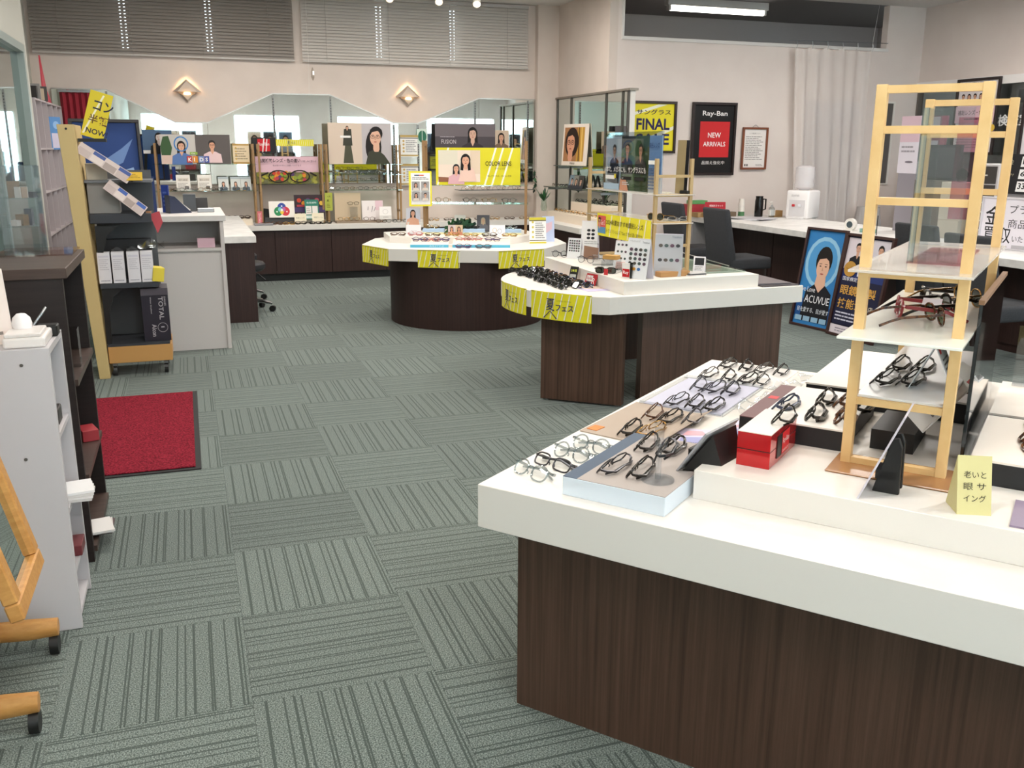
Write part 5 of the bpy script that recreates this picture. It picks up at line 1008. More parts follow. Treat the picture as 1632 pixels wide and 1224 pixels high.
# ------------------------------------------------------------------ sales counter, chairs
t = thing('sales_counter', 'long white topped sales counter with dark wood front and grey end', 'counter', (5.8, 6.8, 0))
MB().box(-.50, -2.6, .675, .6, 2.45, .73).build('worktop', DESKW, t, bev=.0015); MB().box(-.10, -2.55, 0, .56, 2.30, .675).build('carcass', DARKW2, t); MB().box(-.49, 2.33, 0, .58, 2.36, .675).build('end_panel', mat('#a9a6a6', .5), t)
for k in range(5): MB().box(-.115, -2.5 + k * .96, .06, -.10, -2.5 + k * .96 + .95, .67).build('front_panel', DARKW2, t)
def chair(label, x, y, rz):
    t = thing('chair', label, 'chair', (x, y, 0), rz, 'charcoal customer chairs')
    MB().box(-.215, -.22, .36, .215, .23, .47).build('seat', FABRIC, t, bev=.025, segs=3, smooth=True)
    MB().add([(-.215, -.22, .38), (.215, -.22, .38), (.215, -.14, .38), (-.215, -.14, .38), (-.205, -.31, .92), (.205, -.31, .92), (.205, -.25, .92), (-.205, -.25, .92)], [(3, 2, 1, 0), (4, 5, 6, 7), (0, 1, 5, 4), (1, 2, 6, 5), (2, 3, 7, 6), (3, 0, 4, 7)]).build('backrest', FABRIC, t, bev=.02, segs=3, smooth=True)
    for sx in (-1, 1):
        for sy in (-1, 1): MB().tube([(sx * .18, sy * .18, .37), (sx * .195, sy * .20, 0)], [.024, .017], 6).build('leg', mat('#2a1a14', .4), t)
    return t
chair('charcoal fabric chair at the far end of the sales counter', 5.0, 8.55, R(-90))
chair('charcoal fabric chair in the middle before the sales counter', 4.95, 7.62, R(-90))
chair('charcoal fabric chair behind the tan rack, nearest on sales counter', 5.08, 4.72, R(-90))
chair('charcoal fabric chair behind the gold poster at counter', 5.40, 5.55, R(-90))
# framed posters leaning on the counter
it = [('r', .02, .02, .5, .98, '#2f7ab8'), ('e', .27, .66, .23, .26, '#8fc0de'), ('e', .27, .66, .19, .22, '#4f96cc'), ('p', [(.02, .1), (.5, .1), (.5, .22), (.02, .3)], '#1d4f8c'), ('p', [(.1, .06), (.48, .06), (.46, .36), (.36, .44), (.22, .44), (.12, .36)], '#14161d'), ('e', .29, .68, .105, .145, '#17120f'), ('p', [(.235, .56), (.345, .56), (.36, .44), (.29, .36), (.22, .44)], '#d9ab92')] + person(.29, .62, .30, '#17120f', '#14161d', '#dcae94', None, False, body=False)
it += [('t', .05, .34, .07, 'Eye Love', '#e6e6ec', .2), ('t', .13, .25, .075, 'ACUVUE', '#f0f0f4', .33, .0), ('t', .06, .15, .05, '目を愛する、目が愛す', '#e6ecf4', .42)] + [('r', .05 + q * .11, .06, .14 + q * .11, .11, '#8fb4cf') for q in range(4)]
board('contact_lens_poster', 'framed blue contact lens poster of a woman leaning on counter', 'poster', .44, .83, (4.87, 6.37, .0), R(-82), '#2f7ab8', it, tilt=R(9), frame=(mat('#3a221e', .4), .02, .022), gloss=True)
it = [('r', .02, .5, .6, .96, '#26356e'), ('r', .02, .66, .3, .96, '#d8cdd4'), ('r', .36, .7, .6, .96, '#cfc8d0'), ('r', .3, .66, .36, .96, '#2a2a34')] + person(.18, .86, .11, '#17130f', '#1a1a22', '#cf9f86', None, False) + person(.48, .86, .11, '#17130f', '#1a1a22', '#cf9f86', None, False)
it += [('r', .02, .12, .6, .56, '#1a1c38'), ('e', .13, .66, .085, .075, '#b98a3e'), ('t', .075, .64, .045, '一級', '#5a3c14', .11), ('r', .24, .6, .34, .66, '#e6e4f0'), ('t', .06, .545, .04, '国家検定資格', '#eceaf0', .3), ('t', .06, .41, .095, '眼鏡作製', '#d3a04a', .48, .012), ('t', .06, .28, .095, '技能士', '#d3a04a', .34, .012), ('t', .42, .29, .05, 'の店', '#e6dcc8', .12), ('lines', .06, .15, .5, .25, 3, '#c9c8d8'), ('r', .02, .02, .6, .11, '#d9cfd6'), ('lines', .1, .04, .5, .09, 2, '#8a8490')]
board('optician_poster', 'framed navy and gold certified optician poster leaning on counter', 'poster', .52, .82, (4.87, 5.86, .0), R(-88), '#1a1c38', it, tilt=R(9), frame=(mat('#3a221e', .4), .022, .022), gloss=True)
# things on the sales counter
SZ = .73
t = thing('water_dispenser', 'white table top water dispenser with clear bottle on counter', 'water dispenser', (6.22, 8.52, SZ), R(-62))
m_ = MB(); m_.box(-.13, .0, 0, .13, .28, .30); m_.build('body', mat('#e9e6e6', .3), t, bev=.02, segs=3, smooth=True)
MB().box(-.09, -.004, .03, .09, .0, .20).build('recess_panel', mat('#cfccce', .4), t); MB().box(-.09, -.05, 0, .09, 0, .02).build('drip_tray', mat('#d8d5d5', .4), t, bev=.003)
MB().box(-.05, -.022, .13, -.02, -.004, .155).build('red_tap', mat('#b8262c', .4), t, bev=.003); MB().box(.02, -.022, .13, .05, -.004, .155).build('blue_tap', mat('#d8d8de', .4), t, bev=.003)
q = put('front_print', None, t, (0, -.001, .225)); art(q, .2, .05, [('t', .6, .2, .4, 'COOL & HOT WATER', '#8a8688', 1.8)], name='lettering')
MB().lathe([(.05, .30), (.10, .33), (.105, .36), (.095, .40), (.105, .44), (.10, .54), (.06, .56), (.02, .562)], 20, 0, 0, .14).build('bottle', frosted('water_bottle', '#e0dcde', .55), t, smooth=True)
t = thing('black_flask', 'black vacuum flask with handle on the sales counter', 'flask', (6.02, 8.93, SZ)); MB().lathe([(.045, 0), (.047, .01), (.047, .17), (.04, .20), (.042, .225), (.0, .228)], 16).build('body', BLACKG, t, smooth=True); MB().tube([(.045, 0, .19), (.085, 0, .19), (.085, 0, .08), (.045, 0, .07)], .009, 6).build('handle', BLACKG, t, smooth=True)
t = thing('pump_bottle', 'clear hand sanitiser pump bottle beside the black flask', 'pump bottle', (6.10, 8.80, SZ)); MB().lathe([(.03, 0), (.033, .005), (.033, .10), (.012, .12), (.012, .135)], 14).build('body', clear('sanitiser', '#e9eef0', .2), t, smooth=True); MB().box(-.034, -.02, .02, .034, .02, .08).build('label', WHITE2, t); MB().tube([(0, 0, .135), (0, 0, .165), (-.035, 0, .16)], .006, 6).build('pump', WHITE, t)
t = thing('paper_cups', 'upside down stack of white paper cups on green based holder', 'cups', (5.88, 9.06, SZ)); MB().lathe([(.035, 0), (.035, .05)], 14).build('holder', mat('#4a7a50', .5), t); MB().lathe([(.036, .05), (.034, .11), (.036, .112), (.027, .19), (.0, .191)], 14).build('cup_stack', WHITE, t, smooth=True)
tag(MB().box(-.05, -.04, 0, .05, .04, .05).build('brown_box', mat('#6a5a48', .6), None, (5.74, 9.06, SZ), (0, 0, .1)), 'small brown box left of the paper cups', 'box')
tag(MB().box(-.06, -.04, 0, .06, .04, .07).build('wooden_box', mat('#b08a58', .6), None, (6.2, 8.86, SZ), (0, 0, .1)), 'small wooden box between pump bottle and water dispenser', 'box')
for k in range(3): tag(MB().box(-.15, -.21, 0, .15, .21, .006).build('brochure', mat(('#cfcdd0', '#e2e0e2', '#b9b7bc')[k], .4), None, (5.7, 8.62 - k * .03, SZ + k * .0065), (0, 0, .2 * k)), 'flat grey white brochure on counter, %s in the pile' % ('bottom', 'middle', 'top')[k], 'brochure', 'brochure pile on counter')
board('price_sign', 'red and white price sign reading 300 yen near poster wall', 'sign', .23, .17, (5.45, 8.90, SZ), R(-15), '#eee6e4', [('r', 0, .55, 1.35, 1, '#a8202c'), ('t', .3, .7, .12, '眼鏡拭きセット', '#f4e6e4', .9), ('t', .1, .12, .32, '1,300円', '#a8202c', 1.15, .01)], tilt=R(8), stand=mat('#a8202c', .5))
tag(MB().box(-.13, -.09, 0, .13, .09, .13).build('red_green_carton', [mat('#a8303c', .5), mat('#5a9a5a', .5)][0], None, (5.42, 9.24, SZ), (0, 0, 0), bev=.002), 'red carton behind the price sign', 'box')
tag(MB().box(-.1, -.06, 0, .1, .06, .04).build('green_pack', mat('#5a9a5c', .5), None, (5.42, 9.25, SZ + .1305), bev=.002), 'green pack on top of the red carton', 'box')
tag(MB().box(-.14, -.06, 0, .14, .06, .05).build('tan_carton', mat('#a88658', .6), None, (5.42, 9.05, SZ), (0, 0, .05)), 'low tan carton before the red carton', 'box')
t = thing('desk_fan_clock', 'small white round clock on counter above blue poster', 'clock', (5.75, 7.05, SZ), R(-70)); MB().box(-.05, -.04, 0, .05, .04, .012).build('base', WHITE, t); MB().tube([(0, .02, .06), (0, -.02, .06)], .055, 18).build('case', WHITE, t, smooth=True); MB().tube([(0, -.0205, .06), (0, -.022, .06)], .03, 16).build('dial', mat('#3d4a50', .3), t)
t = thing('tape_dispenser', 'clear green tape dispenser beside the white clock', 'dispenser', (5.78, 6.85, SZ), R(-80)); MB().box(-.07, -.025, 0, .07, .025, .035).build('body', clear('green_plastic', '#b8dcd4', .2), t); MB().tube([(0, -.012, .045), (0, .012, .045)], .032, 16).build('roll', mat('#b8d8d4', .4), t)
tag(MB().tube([(0, 0, 0), (0, 0, .17)], .004, 6).build('pen_stand_rod', BLACKP, None, (5.68, 6.62, SZ)), 'thin black upright rod on the sales counter', 'rod')
tag(MB().box(-.07, -.05, 0, .07, .05, .035).build('navy_pad', mat('#1d2238', .5), None, (5.5, 5.95, SZ), (0, 0, .2), bev=.003), 'small navy box at edge of the sales counter', 'box')
# gold buying signs
it = [('t', .1, .46, .36, '金', '#2a282c', .36, .01), ('t', .10, .12, .30, '買取', '#2a282c', .60, .005), ('t', .62, .70, .16, 'プラチナ', '#3a383c', .80), ('t', .62, .42, .17, '商品券', '#3a383c', .62), ('t', .74, .16, .12, 'いたします', '#3a383c', .62), ('e', .35, .04, .04, .03, '#a08a5a'), ('e', .5, .03, .04, .03, '#a08a5a'), ('r', .75, .02, 1.3, .1, '#b9b5ba')]
board('gold_buying_sign', 'white sign with large black gold buying characters on counter', 'sign', .62, .385, (5.80, 5.28, SZ), R(-84), '#e6e0e8', it, frame=(mat('#cfcbd0', .4), .012, .012), stand=WHITE2)
it = [('t', .08, .74, .13, '金', '#b9b49a', .12), ('t', .06, .44, .08, 'プラチナ', '#b9b49a', .22), ('t', .08, .14, .1, '銀', '#7a9a6a', .12), ('r', .42, .68, 1.3, .94, '#ecebea'), ('r', .42, .38, 1.3, .62, '#ecebea'), ('r', .42, .06, 1.3, .32, '#ecebea'), ('t', .46, .72, .18, '15,580', '#161616', .7, .02), ('t', .46, .42, .15, '6,240', '#161616', .6, .02), ('t', .46, .1, .18, '33,100', '#161616', .6, .02)]
board('price_board', 'black price board with white number strips above the gold sign', 'sign', .42, .30, (6.02, 5.45, SZ + .40), R(-84), '#17161a', it, tilt=R(8), t=.012)
tag(MB().box(-.2, -.12, 0, .2, .12, .40).build('grey_cabinet', mat('#8d8a8c', .5), None, (6.16, 5.45, SZ), (0, 0, R(-84)), bev=.003), 'grey box carrying the black price board', 'box')
t = thing('drawer_tower', 'small dark drawer tower with pale frame beside the gold sign', 'drawer unit', (6.1, 5.92, SZ), R(-90)); MB().box(-.13, 0, 0, .13, .28, .62).build('body', mat('#cfcbcc', .4), t, bev=.004)
for k in range(4): dr = MB().box(-.11, -.008, .03 + k * .145, .11, 0, .165 + k * .145).build('drawer', mat('#3a3634', .5), t); MB().box(-.03, -.014, .09 + k * .145, .03, -.008, .10 + k * .145).build('handle', WHITE2, dr)
for k in range(3): tag(MB().box(-.1, -.12, 0, .1, .12, .155).build('beige_box', mat('#bdb6a6', .6), None, (6.15, 6.2, SZ + k * .1555), (0, 0, R(3 * k - 3)), bev=.002), 'beige carton in stack of three, %s' % ('bottom', 'middle', 'top')[k], 'box', 'beige carton stack')
t = thing('round_table_mirror', 'round silver vanity mirror on top of beige cartons', 'mirror', (6.12, 6.18, SZ + .4665), R(-70)); MB().lathe([(.04, 0), (.04, .008)], 14).build('base', CHROME, t); MB().tube([(0, .004, .06), (0, -.004, .06)], .052, 20).build('glass', MIRROR, t); MB().tube([(0, 0, .0), (0, .0, .02)], .005, 6).build('stem', CHROME, t)
board('dark_monitor', 'black framed dark panel behind the round vanity mirror', 'monitor', .40, .30, (6.25, 6.56, SZ + .47), R(-90), '#3c3c40', [('r', .06, .08, 1.27, .92, '#4d4d52')], t=.03)
tag(MB().box(-.2, -.1, 0, .2, .1, .469).build('monitor_base', mat('#6d675f', .5), None, (6.26, 6.56, SZ), (0, 0, R(-90)), bev=.003), 'brown cabinet under the dark monitor', 'cabinet')
board('rose_poster', 'tall white and pink hanging leaflet beside the monitor', 'poster', .24, .50, (6.2, 6.92, SZ + .52), R(-90), '#dcd6e0', [('r', 0, .55, .48, 1, '#d9bcc8'), ('lines', .06, .35, .4, .5, 2, '#9a949c'), ('e', .28, .2, .1, .02, '#77707a')], t=.003, stand=None)
tag(MB().box(-.11, -.06, 0, .11, .06, .519).build('leaflet_post', mat('#8f8a92', .5), None, (6.27, 6.92, SZ), (0, 0, R(-90))), 'grey pedestal holding the pink leaflet', 'pedestal')
# right wall and test room
it = [('t', .12, .92, .035, '色の違いを楽しむ', '#6a6668', .5)] + sum([person(.12 + q * .105, .76, .085, '#241a16', '#b9b0ae', '#cf9f86', None, q % 2 == 1, body=False) for q in range(6)], []) + [('r', .03, .42, .72, .64, '#d9b4bf'), ('t', .08, .52, .07, '補助レンズ・色の違い', '#2e2228', .6, .01), ('lines', .2, .45, .6, .49, 1, '#5a4650')] + [('e', .1 + (q % 9) * .075, .30 + .05 * (q // 9), .045, .045, fr_cols[q % 6]) for q in range(18)] + [('lines', .1, .08, .6, .22, 4, '#b0a8a6')]
board('colour_test_poster', 'dark framed colour lens poster on the glazed partition', 'poster', .62, .84, (XR - .04, 8.56, 1.41), R(-90), '#e4dcdc', it, frame=(mat('#241817', .4), .03, .02))
board('framed_poster', 'tall dark framed white poster at the right picture edge', 'poster', .62, .86, (XR - .04, 7.60, 1.36), R(-90), '#e2dde0', [('lines', .1, .2, .6, .8, 8, '#a8a2a6')], frame=(mat('#241817', .4), .03, .02))
q = tag(put('glass_lettering', None, None, (XR + .025, 8.05, 1.72), R(-90)), 'white room name characters stuck on the glazed partition', 'lettering'); art(q, .5, .14, [('t', 0, 0, .9, '検査室', '#ecebea', 3.0, .02)], name='characters')
tag(q, None, None)
t = thing('wall_picture', 'small blue picture frame inside the test room', 'picture', (XR + 1.49, 9.35, 2.0), R(-90)); MB().box(-.1, -.02, 0, .1, 0, .26).build('frame', mat('#b9b4b2', .5), t); MB().box(-.06, -.023, .05, .06, -.02, .21).build('picture', mat('#55606a', .4), t)
t = thing('red_screen_panel', 'dusky red standing panel with pinned papers by glazed partition', 'panel', (XR - .2, 8.97, 0), R(-90)); MB().box(-.16, 0, .12, .16, .03, 1.85).build('board', mat('#9a5a6c', .7), t); MB().box(-.18, -.06, 0, .18, .09, .12).build('foot', mat('#77707a', .5), t)
for k, z in enumerate((.95, 1.35, 1.62)): MB().box(-.1, -.003, z, .06, 0, z + .22).build('paper', mat('#dcd4d8', .6), t)
t = thing('blue_lab_coat', 'slate blue smock draped on a stand by red panel', 'coat', (XR - .52, 8.52, 0), R(-80)); MB().lathe([(.24, .12), (.26, .4), (.20, .9), (.16, 1.12), (.05, 1.2), (.02, 1.21)], 18).build('cloth', mat('#565f7c', .9), t, smooth=True); MB().lathe([(.16, 0), (.16, .03), (.02, .04), (.02, .2)], 14).build('stand', mat('#4a4644', .5), t)
t = thing('grey_drawer_tower', 'tall narrow letter tray tower by the poster wall corner', 'drawer unit', (XR - .22, 9.3, 0), R(-90)); MB().box(-.11, 0, 0, .11, .2, 1.32).build('body', mat('#c4c0be', .5), t, bev=.003)
for k in range(9): MB().box(-.09, -.006, .72 + k * .065, .09, 0, .765 + k * .065).build('tray', mat('#33302f', .5), t)
t = thing('striped_stool_cover', 'pleated pale grey cloth draped stool near the corner', 'stool', (7.72, 9.18, 0)); pr_ = []; 
cv = []; cf = []; nn = 32
for r_, (rad, z) in enumerate(((.13, .80), (.15, .62), (.18, .3), (.22, .05))):
    for i in range(nn): a = 2 * PI * i / nn; q_ = rad * (1 + .10 * (i % 2) * r_ / 3); cv.append((q_ * math.cos(a), q_ * math.sin(a), z))
for r_ in range(3):
    for i in range(nn): cf.append((r_ * nn + i, r_ * nn + (i + 1) % nn, (r_ + 1) * nn + (i + 1) % nn, (r_ + 1) * nn + i))
cf.append(tuple(range(nn - 1, -1, -1))); MB().add(cv, cf).build('cloth', mat('#b5b0ae', .9), t); MB().lathe([(.15, 0), (.15, .03), (.02, .05), (.02, .78)], 12).build('stand', STEEL, t)
box_door = struct(put('window_6', None, None, (7.95 + .2, YP - .005, 1.06))); MB().box(-.1, 0, 0, .1, .01, .95).build('pane', mat('#5c5856', .3), box_door)
fm = MB(); fm.box(-.12, -.012, -.02, .12, .008, 0); fm.box(-.12, -.012, .95, .12, .008, .97); fm.box(-.12, -.012, 0, -.1, .008, .95); fm.box(.1, -.012, 0, .12, .008, .95); fm.build('window_frame', WHITE, box_door)

# ------------------------------------------------------------------ left side
t = thing('desk', 'dark wood desk with pale marbled top behind white cabinet', 'desk', (0, 8.05, 0))
MB().box(-.55, -.02, .675, .525, 2.5, .73).build('worktop', DESKW, t, bev=.0015); MB().box(-.5, 0, .07, .505, .03, .675).build('end_panel', DARKW2, t); MB().box(-.5, .03, .0, .42, .06, .07).build('plinth', DARKW2, t); MB().box(-.5, .03, 0, -.47, 2.45, .675).build('side_panel', DARKW2, t); MB().box(-.48, .0, 0, .505, .02, .07).build('skirting', DARKW2, t)
def stool(label, x, y, h_):
    t = thing('stool', label, 'stool', (x, y, 0), 0, 'black swivel stools by the desk')
    MB().lathe([(.0, h_ - .08), (.15, h_ - .08), (.18, h_ - .055), (.18, h_ - .02), (.16, h_), (.0, h_ + .002)], 22).build('cushion', mat('#26262a', .5), t, smooth=True)
    MB().tube([(0, 0, .1), (0, 0, h_ - .07)], .022, 10).build('column', BLACKP, t); MB().tube([(.1, -.05, h_ - .1), (.17, -.07, h_ - .16)], .006, 5).build('lever', BLACKP, t)
    for k in range(5):
        a = R(72 * k - 20); c, s = math.cos(a), math.sin(a)
        MB().tube([(0, 0, .10), (c * .14, s * .14, .095), (c * .23, s * .23, .075)], [.022, .018, .012], 8).build('leg', CHROME, t, smooth=True)
        MB().tube([(c * .23 - s * .016, s * .23 + c * .016, .028), (c * .23 + s * .016, s * .23 - c * .016, .028)], .028, 12).build('caster', BLACKP, t, smooth=True)
stool('black cushioned swivel stool at the desk, nearer one', .45, 8.62, .45); stool('black cushioned swivel stool at the desk, further one', .43, 9.35, .45)
t = thing('low_cabinet', 'white cabinet with open upper shelf beside the rolling rack', 'cabinet', (-.18, 7.0, 0))
cb = mat('#cdc6c2', .5)
MB().box(-.44, .02, .0, .39, .04, .73).build('front_panel', cb, t); MB().box(-.44, 0, .0, -.41, .96, .935).build('side_panel', cb, t); MB().box(.39, 0, 0, .416, .96, .935).build('side_panel', cb, t); MB().box(-.46, -.015, .935, .435, .98, .975).build('top', mat('#d6d0cc', .45), t, bev=.002)
MB().box(-.41, .0, .725, .39, .5, .745).build('shelf', cb, t); MB().box(-.41, .48, .745, .39, .5, .935).build('shelf_back', cb, t); MB().box(-.41, .94, 0, .39, .96, .935).build('rear_panel', cb, t)
tag(MB().box(-.06, -.03, 0, .06, .03, .065).build('pink_lens_box', mat('#cfa9b4', .5), None, (.11, 7.06, .7455), bev=.001), 'small pink and grey lens box on cabinet shelf', 'box')
t = thing('leaflet_holder', 'navy leaflet holder with white leaflets on white cabinet', 'leaflet holder', (-.07, 7.35, .975), R(20))
MB().add([(-.07, -.05, 0), (.09, -.05, 0), (.09, .05, 0), (-.07, .05, 0), (-.07, -.05, .13), (-.03, -.05, .12), (-.03, .05, .12), (-.07, .05, .13)], [(3, 2, 1, 0), (4, 5, 6, 7), (0, 1, 5, 4), (1, 2, 6, 5), (2, 3, 7, 6), (3, 0, 4, 7)]).build('body', mat('#1c2340', .4), t)
o = MB().box(-.004, -.045, 0, .012, .045, .14).build('leaflets', WHITE, t, (.075, 0, .012), (0, R(-50), 0))
board('navy_card', 'upright navy card at left of white cabinet top', 'card', .05, .2, (-.15, 7.40, .975), R(-20), '#2a3f8a', [('lines', .05, .2, .2, .8, 4, '#5a6fb0')], t=.02)
tag(MB().box(-.045, -.03, 0, .045, .03, .13).build('grey_plastic_holder', mat('#4a4c50', .3), None, (.02, 7.5, .975), bev=.002), 'grey upright plastic holder on white cabinet', 'holder')
tag(MB().box(-.05, -.03, 0, .05, .03, .10).build('dark_card_box', mat('#3a3634', .4), None, (.1, 7.56, .975), bev=.002), 'dark card box at right of white cabinet top', 'box')
tag(MB().box(-.06, -.05, 0, .06, .05, .03).build('metal_tray', STEEL, None, (.13, 7.4, .975), bev=.003), 'small metal tray on white cabinet', 'tray')
t = board('blue_wave_poster', 'dark framed glossy blue poster standing behind the rolling rack', 'poster', .46, .66, (-.50, 7.25, .976), R(12), '#24407a', [('r', 0, 0, .8, .4, '#1c2f5c'), ('p', [(.1, .35), (.5, .55), (.62, .8), (.5, .7), (.2, .5)], '#6a86b8'), ('p', [(.3, .3), (.62, .4), (.6, .5), (.35, .42)], '#8fa8cc'), ('e', .45, .3, .12, .05, '#a9bcd8')], tilt=R(4), frame=(mat('#1d1312', .35), .022, .02), gloss=True, stand=BLACKP)
# rolling display rack
t = thing('rolling_display_rack', 'rolling rack with cream side, dark grey shelves and wooden base', 'display rack', (-.40, 6.30, 0))
MB().prism_y([(-.215, .0), (-.15, .0), (-.205, 1.575), (-.30, 1.575)], -.03, .38).build('side_panel', CREAM, t, bev=.002)
MB().lathe([(.007, 0), (.007, .003)], 10).build('bolt', BLACKP, t, (-.25, -.0305, 1.55), (R(90), 0, 0))
MB().box(-.15, .0, .09, .235, .36, .20).build('wood_base', mat('#c08f52', .5), t, bev=.003); MB().box(-.15, .0, .20, .225, .36, .215).build('lower_shelf', CHAR, t)
MB().box(-.16, .02, .57, .19, .36, .605).build('middle_shelf', CHAR, t, bev=.004); MB().box(-.18, .02, .98, .18, .36, 1.04).build('upper_shelf', CHAR, t, bev=.004); MB().box(-.19, .05, 1.23, .2, .36, 1.245).build('top_shelf', mat('#6a6c70', .5), t)
MB().box(-.17, .36, .2, .19, .375, 1.3).build('back_panel', mat('#55575a', .6), t)
for z in (.605, .215):      # curved bracket under each shelf
    pts = [(-.155, z + .36), (-.155, z)] + [(-.155 + .10 * (1 - math.cos(R(a))), z + .36 * math.sin(R(a))) for a in (0, 20, 40, 60, 75, 90)]
    MB().prism_y([(-.155, z), (-.125, z), (-.12, z + .2), (-.09, z + .3), (-.02, z + .36), (-.155, z + .36)], .03, .05).build('curved_bracket', BLACKP, t)
for x, y in ((.19, .05), (-.12, .05), (.19, .32)): MB().tube([(x - .012, y, .035), (x + .012, y, .035)], .035, 14).build('caster', mat('#2a2a2a', .4), t); MB().box(x - .015, y - .015, .06, x + .015, y + .015, .09).build('caster_fork', STEEL, t)
for k, x in enumerate((-.525, -.442, -.352, -.272)):
    b_ = tag(put('lens_solution_box', None, None, (x, 6.30 + .06, .6055), R(2)), 'tall white lens solution box, %s from the left on rack' % ORD[k], 'box', 'white solution boxes')
    MB().box(-.037, -.03, 0, .037, .04, .195).build('carton', mat('#d9d6da', .4), b_, bev=.001); q = put('front', None, b_, (0, -.0305, 0)); art(q, .074, .195, [('r', .005, .005, .374, .995, '#d9d6da'), ('lines', .05, .42, .33, .8, 6, '#b9b5bc'), ('r', .04, .84, .34, .9, '#c9c6d0'), ('lines', .05, .05, .33, .12, 1, '#9a98a4')], name='print')
    if k in (1, 2): film(5, 5, .07, .05, .03).build('plastic_wrap', FILM, b_, (0, 0, .195), smooth=True)
tag(MB().box(-.035, -.06, 0, .035, .06, .09).build('yellow_packet', mat('#d8c43a', .5), None, (-.225, 6.38, .6055), (0, R(8), .2), bev=.002), 'yellow and brown packet hanging at right end of shelf', 'packet')
tag(MB().box(-.16, -.03, 0, .16, .03, .26).build('dark_crate', mat('#1b1b1f', .5), None, (-.40, 6.55, .6055), bev=.002), 'dark crate behind the white solution boxes', 'box')
t = thing('lens_carton', 'black carton reading TOTAL 1 on the rack bottom shelf', 'box', (-.245, 6.34, .2155), R(2))
MB().box(-.082, 0, 0, .082, .22, .30).build('carton', mat('#1e1a26', .4), t, bev=.001); MB().box(-.083, -.001, .30, .083, .222, .345).build('lid', mat('#4a444c', .4), t, bev=.001)
q = put('front', None, t, (0, -.0005, 0), (0, R(90), 0)); q.location = (-.08, -.0006, .30); q2 = put('lettering', None, t)
bpy.data.objects.remove(q); bpy.data.objects.remove(q2)
mb_ = MB(); 
for s_, (ox, oz, hh_, ln) in (('TOTAL', (.02, .29, .028, .15)), ('1', (.025, .095, .02, .008)), ('Alcon', (-.03, .11, .028, .08)), ('DAILIES', (.055, .29, .01, .06)), ('Water Gradient', (-.03, .29, .008, .11))):
    V_, F_, tw_, th_ = text_mesh(s_, .01); mb_.add([(ox + (bb / th_) * hh_ - hh_ * .0, -.0012, oz - (aa / tw_) * ln) for aa, bb in V_], F_)
mb_.build('lettering', mat('#b9b2b4', .4), t); q = put('ring_mark', None, t, (0, -.0009, 0)); bpy.data.objects.remove(q)
MB().tube([(.035 + .03 * math.cos(2 * PI * i / 24), -.0012, .088 + .03 * math.sin(2 * PI * i / 24)) for i in range(24)], .0015, 4, closed=True).build('circle_mark', mat('#b9b2b4', .4), t)
it = [('p', [(.02, .05), (.06, .05), (.3, .95), (.26, .95)], '#efe9c8'), ('t', .12, .6, .22, 'コン', '#2a2a3e', .4, .02), ('t', .08, .3, .2, '半額', '#6a4a24', .4, .02), ('t', .08, .08, .12, 'NOW!', '#2a2a3e', .44, .02)]
board('yellow_tilted_sign', 'yellow tilted sign with dark Japanese lettering on rack top', 'sign', .13, .28, (-.52, 6.36, 1.50), 0, '#dcc62e', it, tilt=R(5), t=.005).rotation_euler = (R(-6), R(17), 0)
tag(MB().box(-.1, -.02, 0, .06, .05, .02).build('sign_clip', BLACKP, None, (-.50, 6.37, 1.475)), 'black clip bar holding the yellow tilted sign', 'clip')
def steps(label, x0, z0, x1, z1, n_, y, grp, blue):
    t = thing('leaflet_cascade', label, 'leaflet rack', (x0, y, z0), 0, grp); dx = (x1 - x0) / n_; dz = (z1 - z0) / n_; a = math.atan2(-dz, dx)
    L_ = math.hypot(dx, dz) * 1.1
    for k in range(n_):
        p = MB().box(0, -.002, -.075, L_, .002, .0).build('leaflet', mat('#c9b9b4', .5), t, (k * dx + .02, -.004 * k, k * dz + .02), (R(-25), a, 0))
        MB().box(L_ * .08, -.003, -.07, L_ * .9, -.002, -.028).build('printed_panel', mat(('#b9a8a4', '#d6c8c2', '#9f8f88')[k % 3], .5), p)
        if k in (1, n_ - 1): MB().box(L_ * .08, -.003, -.028, L_ * .9, -.002, -.004).build('blue_panel', mat(blue, .5), p)
    MB().tube([(.0, .012, -.03), ((x1 - x0) + .02, .012, z1 - z0 - .03)], .004, 5).build('holder', BLACKP, t)
steps('upper cascade of tilted leaflets on rolling rack', -.60, 1.455, -.33, 1.265, 4, 6.34, 'leaflet cascades', '#27488c')
steps('lower cascade of tilted leaflets on rolling rack', -.46, 1.23, -.26, 1.06, 4, 6.34, 'leaflet cascades', '#2b55a4')
board('orange_card', 'small yellow card at the end of upper leaflet cascade', 'card', .12, .06, (-.31, 6.30, 1.245), 0, '#d8b03a', [('lines', .2, .2, 1.8, .8, 3, '#8a6a20')], tilt=R(35))
tag(MB().box(-.09, -.05, 0, .09, .1, .19).build('grey_lens_carton', mat('#85827f', .6), None, (-.49, 6.42, 1.0405), (0, 0, 0), bev=.002), 'grey carton standing on upper rack shelf', 'box')
tag(MB().box(-.06, -.04, 0, .06, .06, .10).build('beige_packet', mat('#a89f90', .6), None, (-.52, 6.42, 1.2455), (0, 0, .1), bev=.002), 'beige packet on the top rack shelf', 'box')
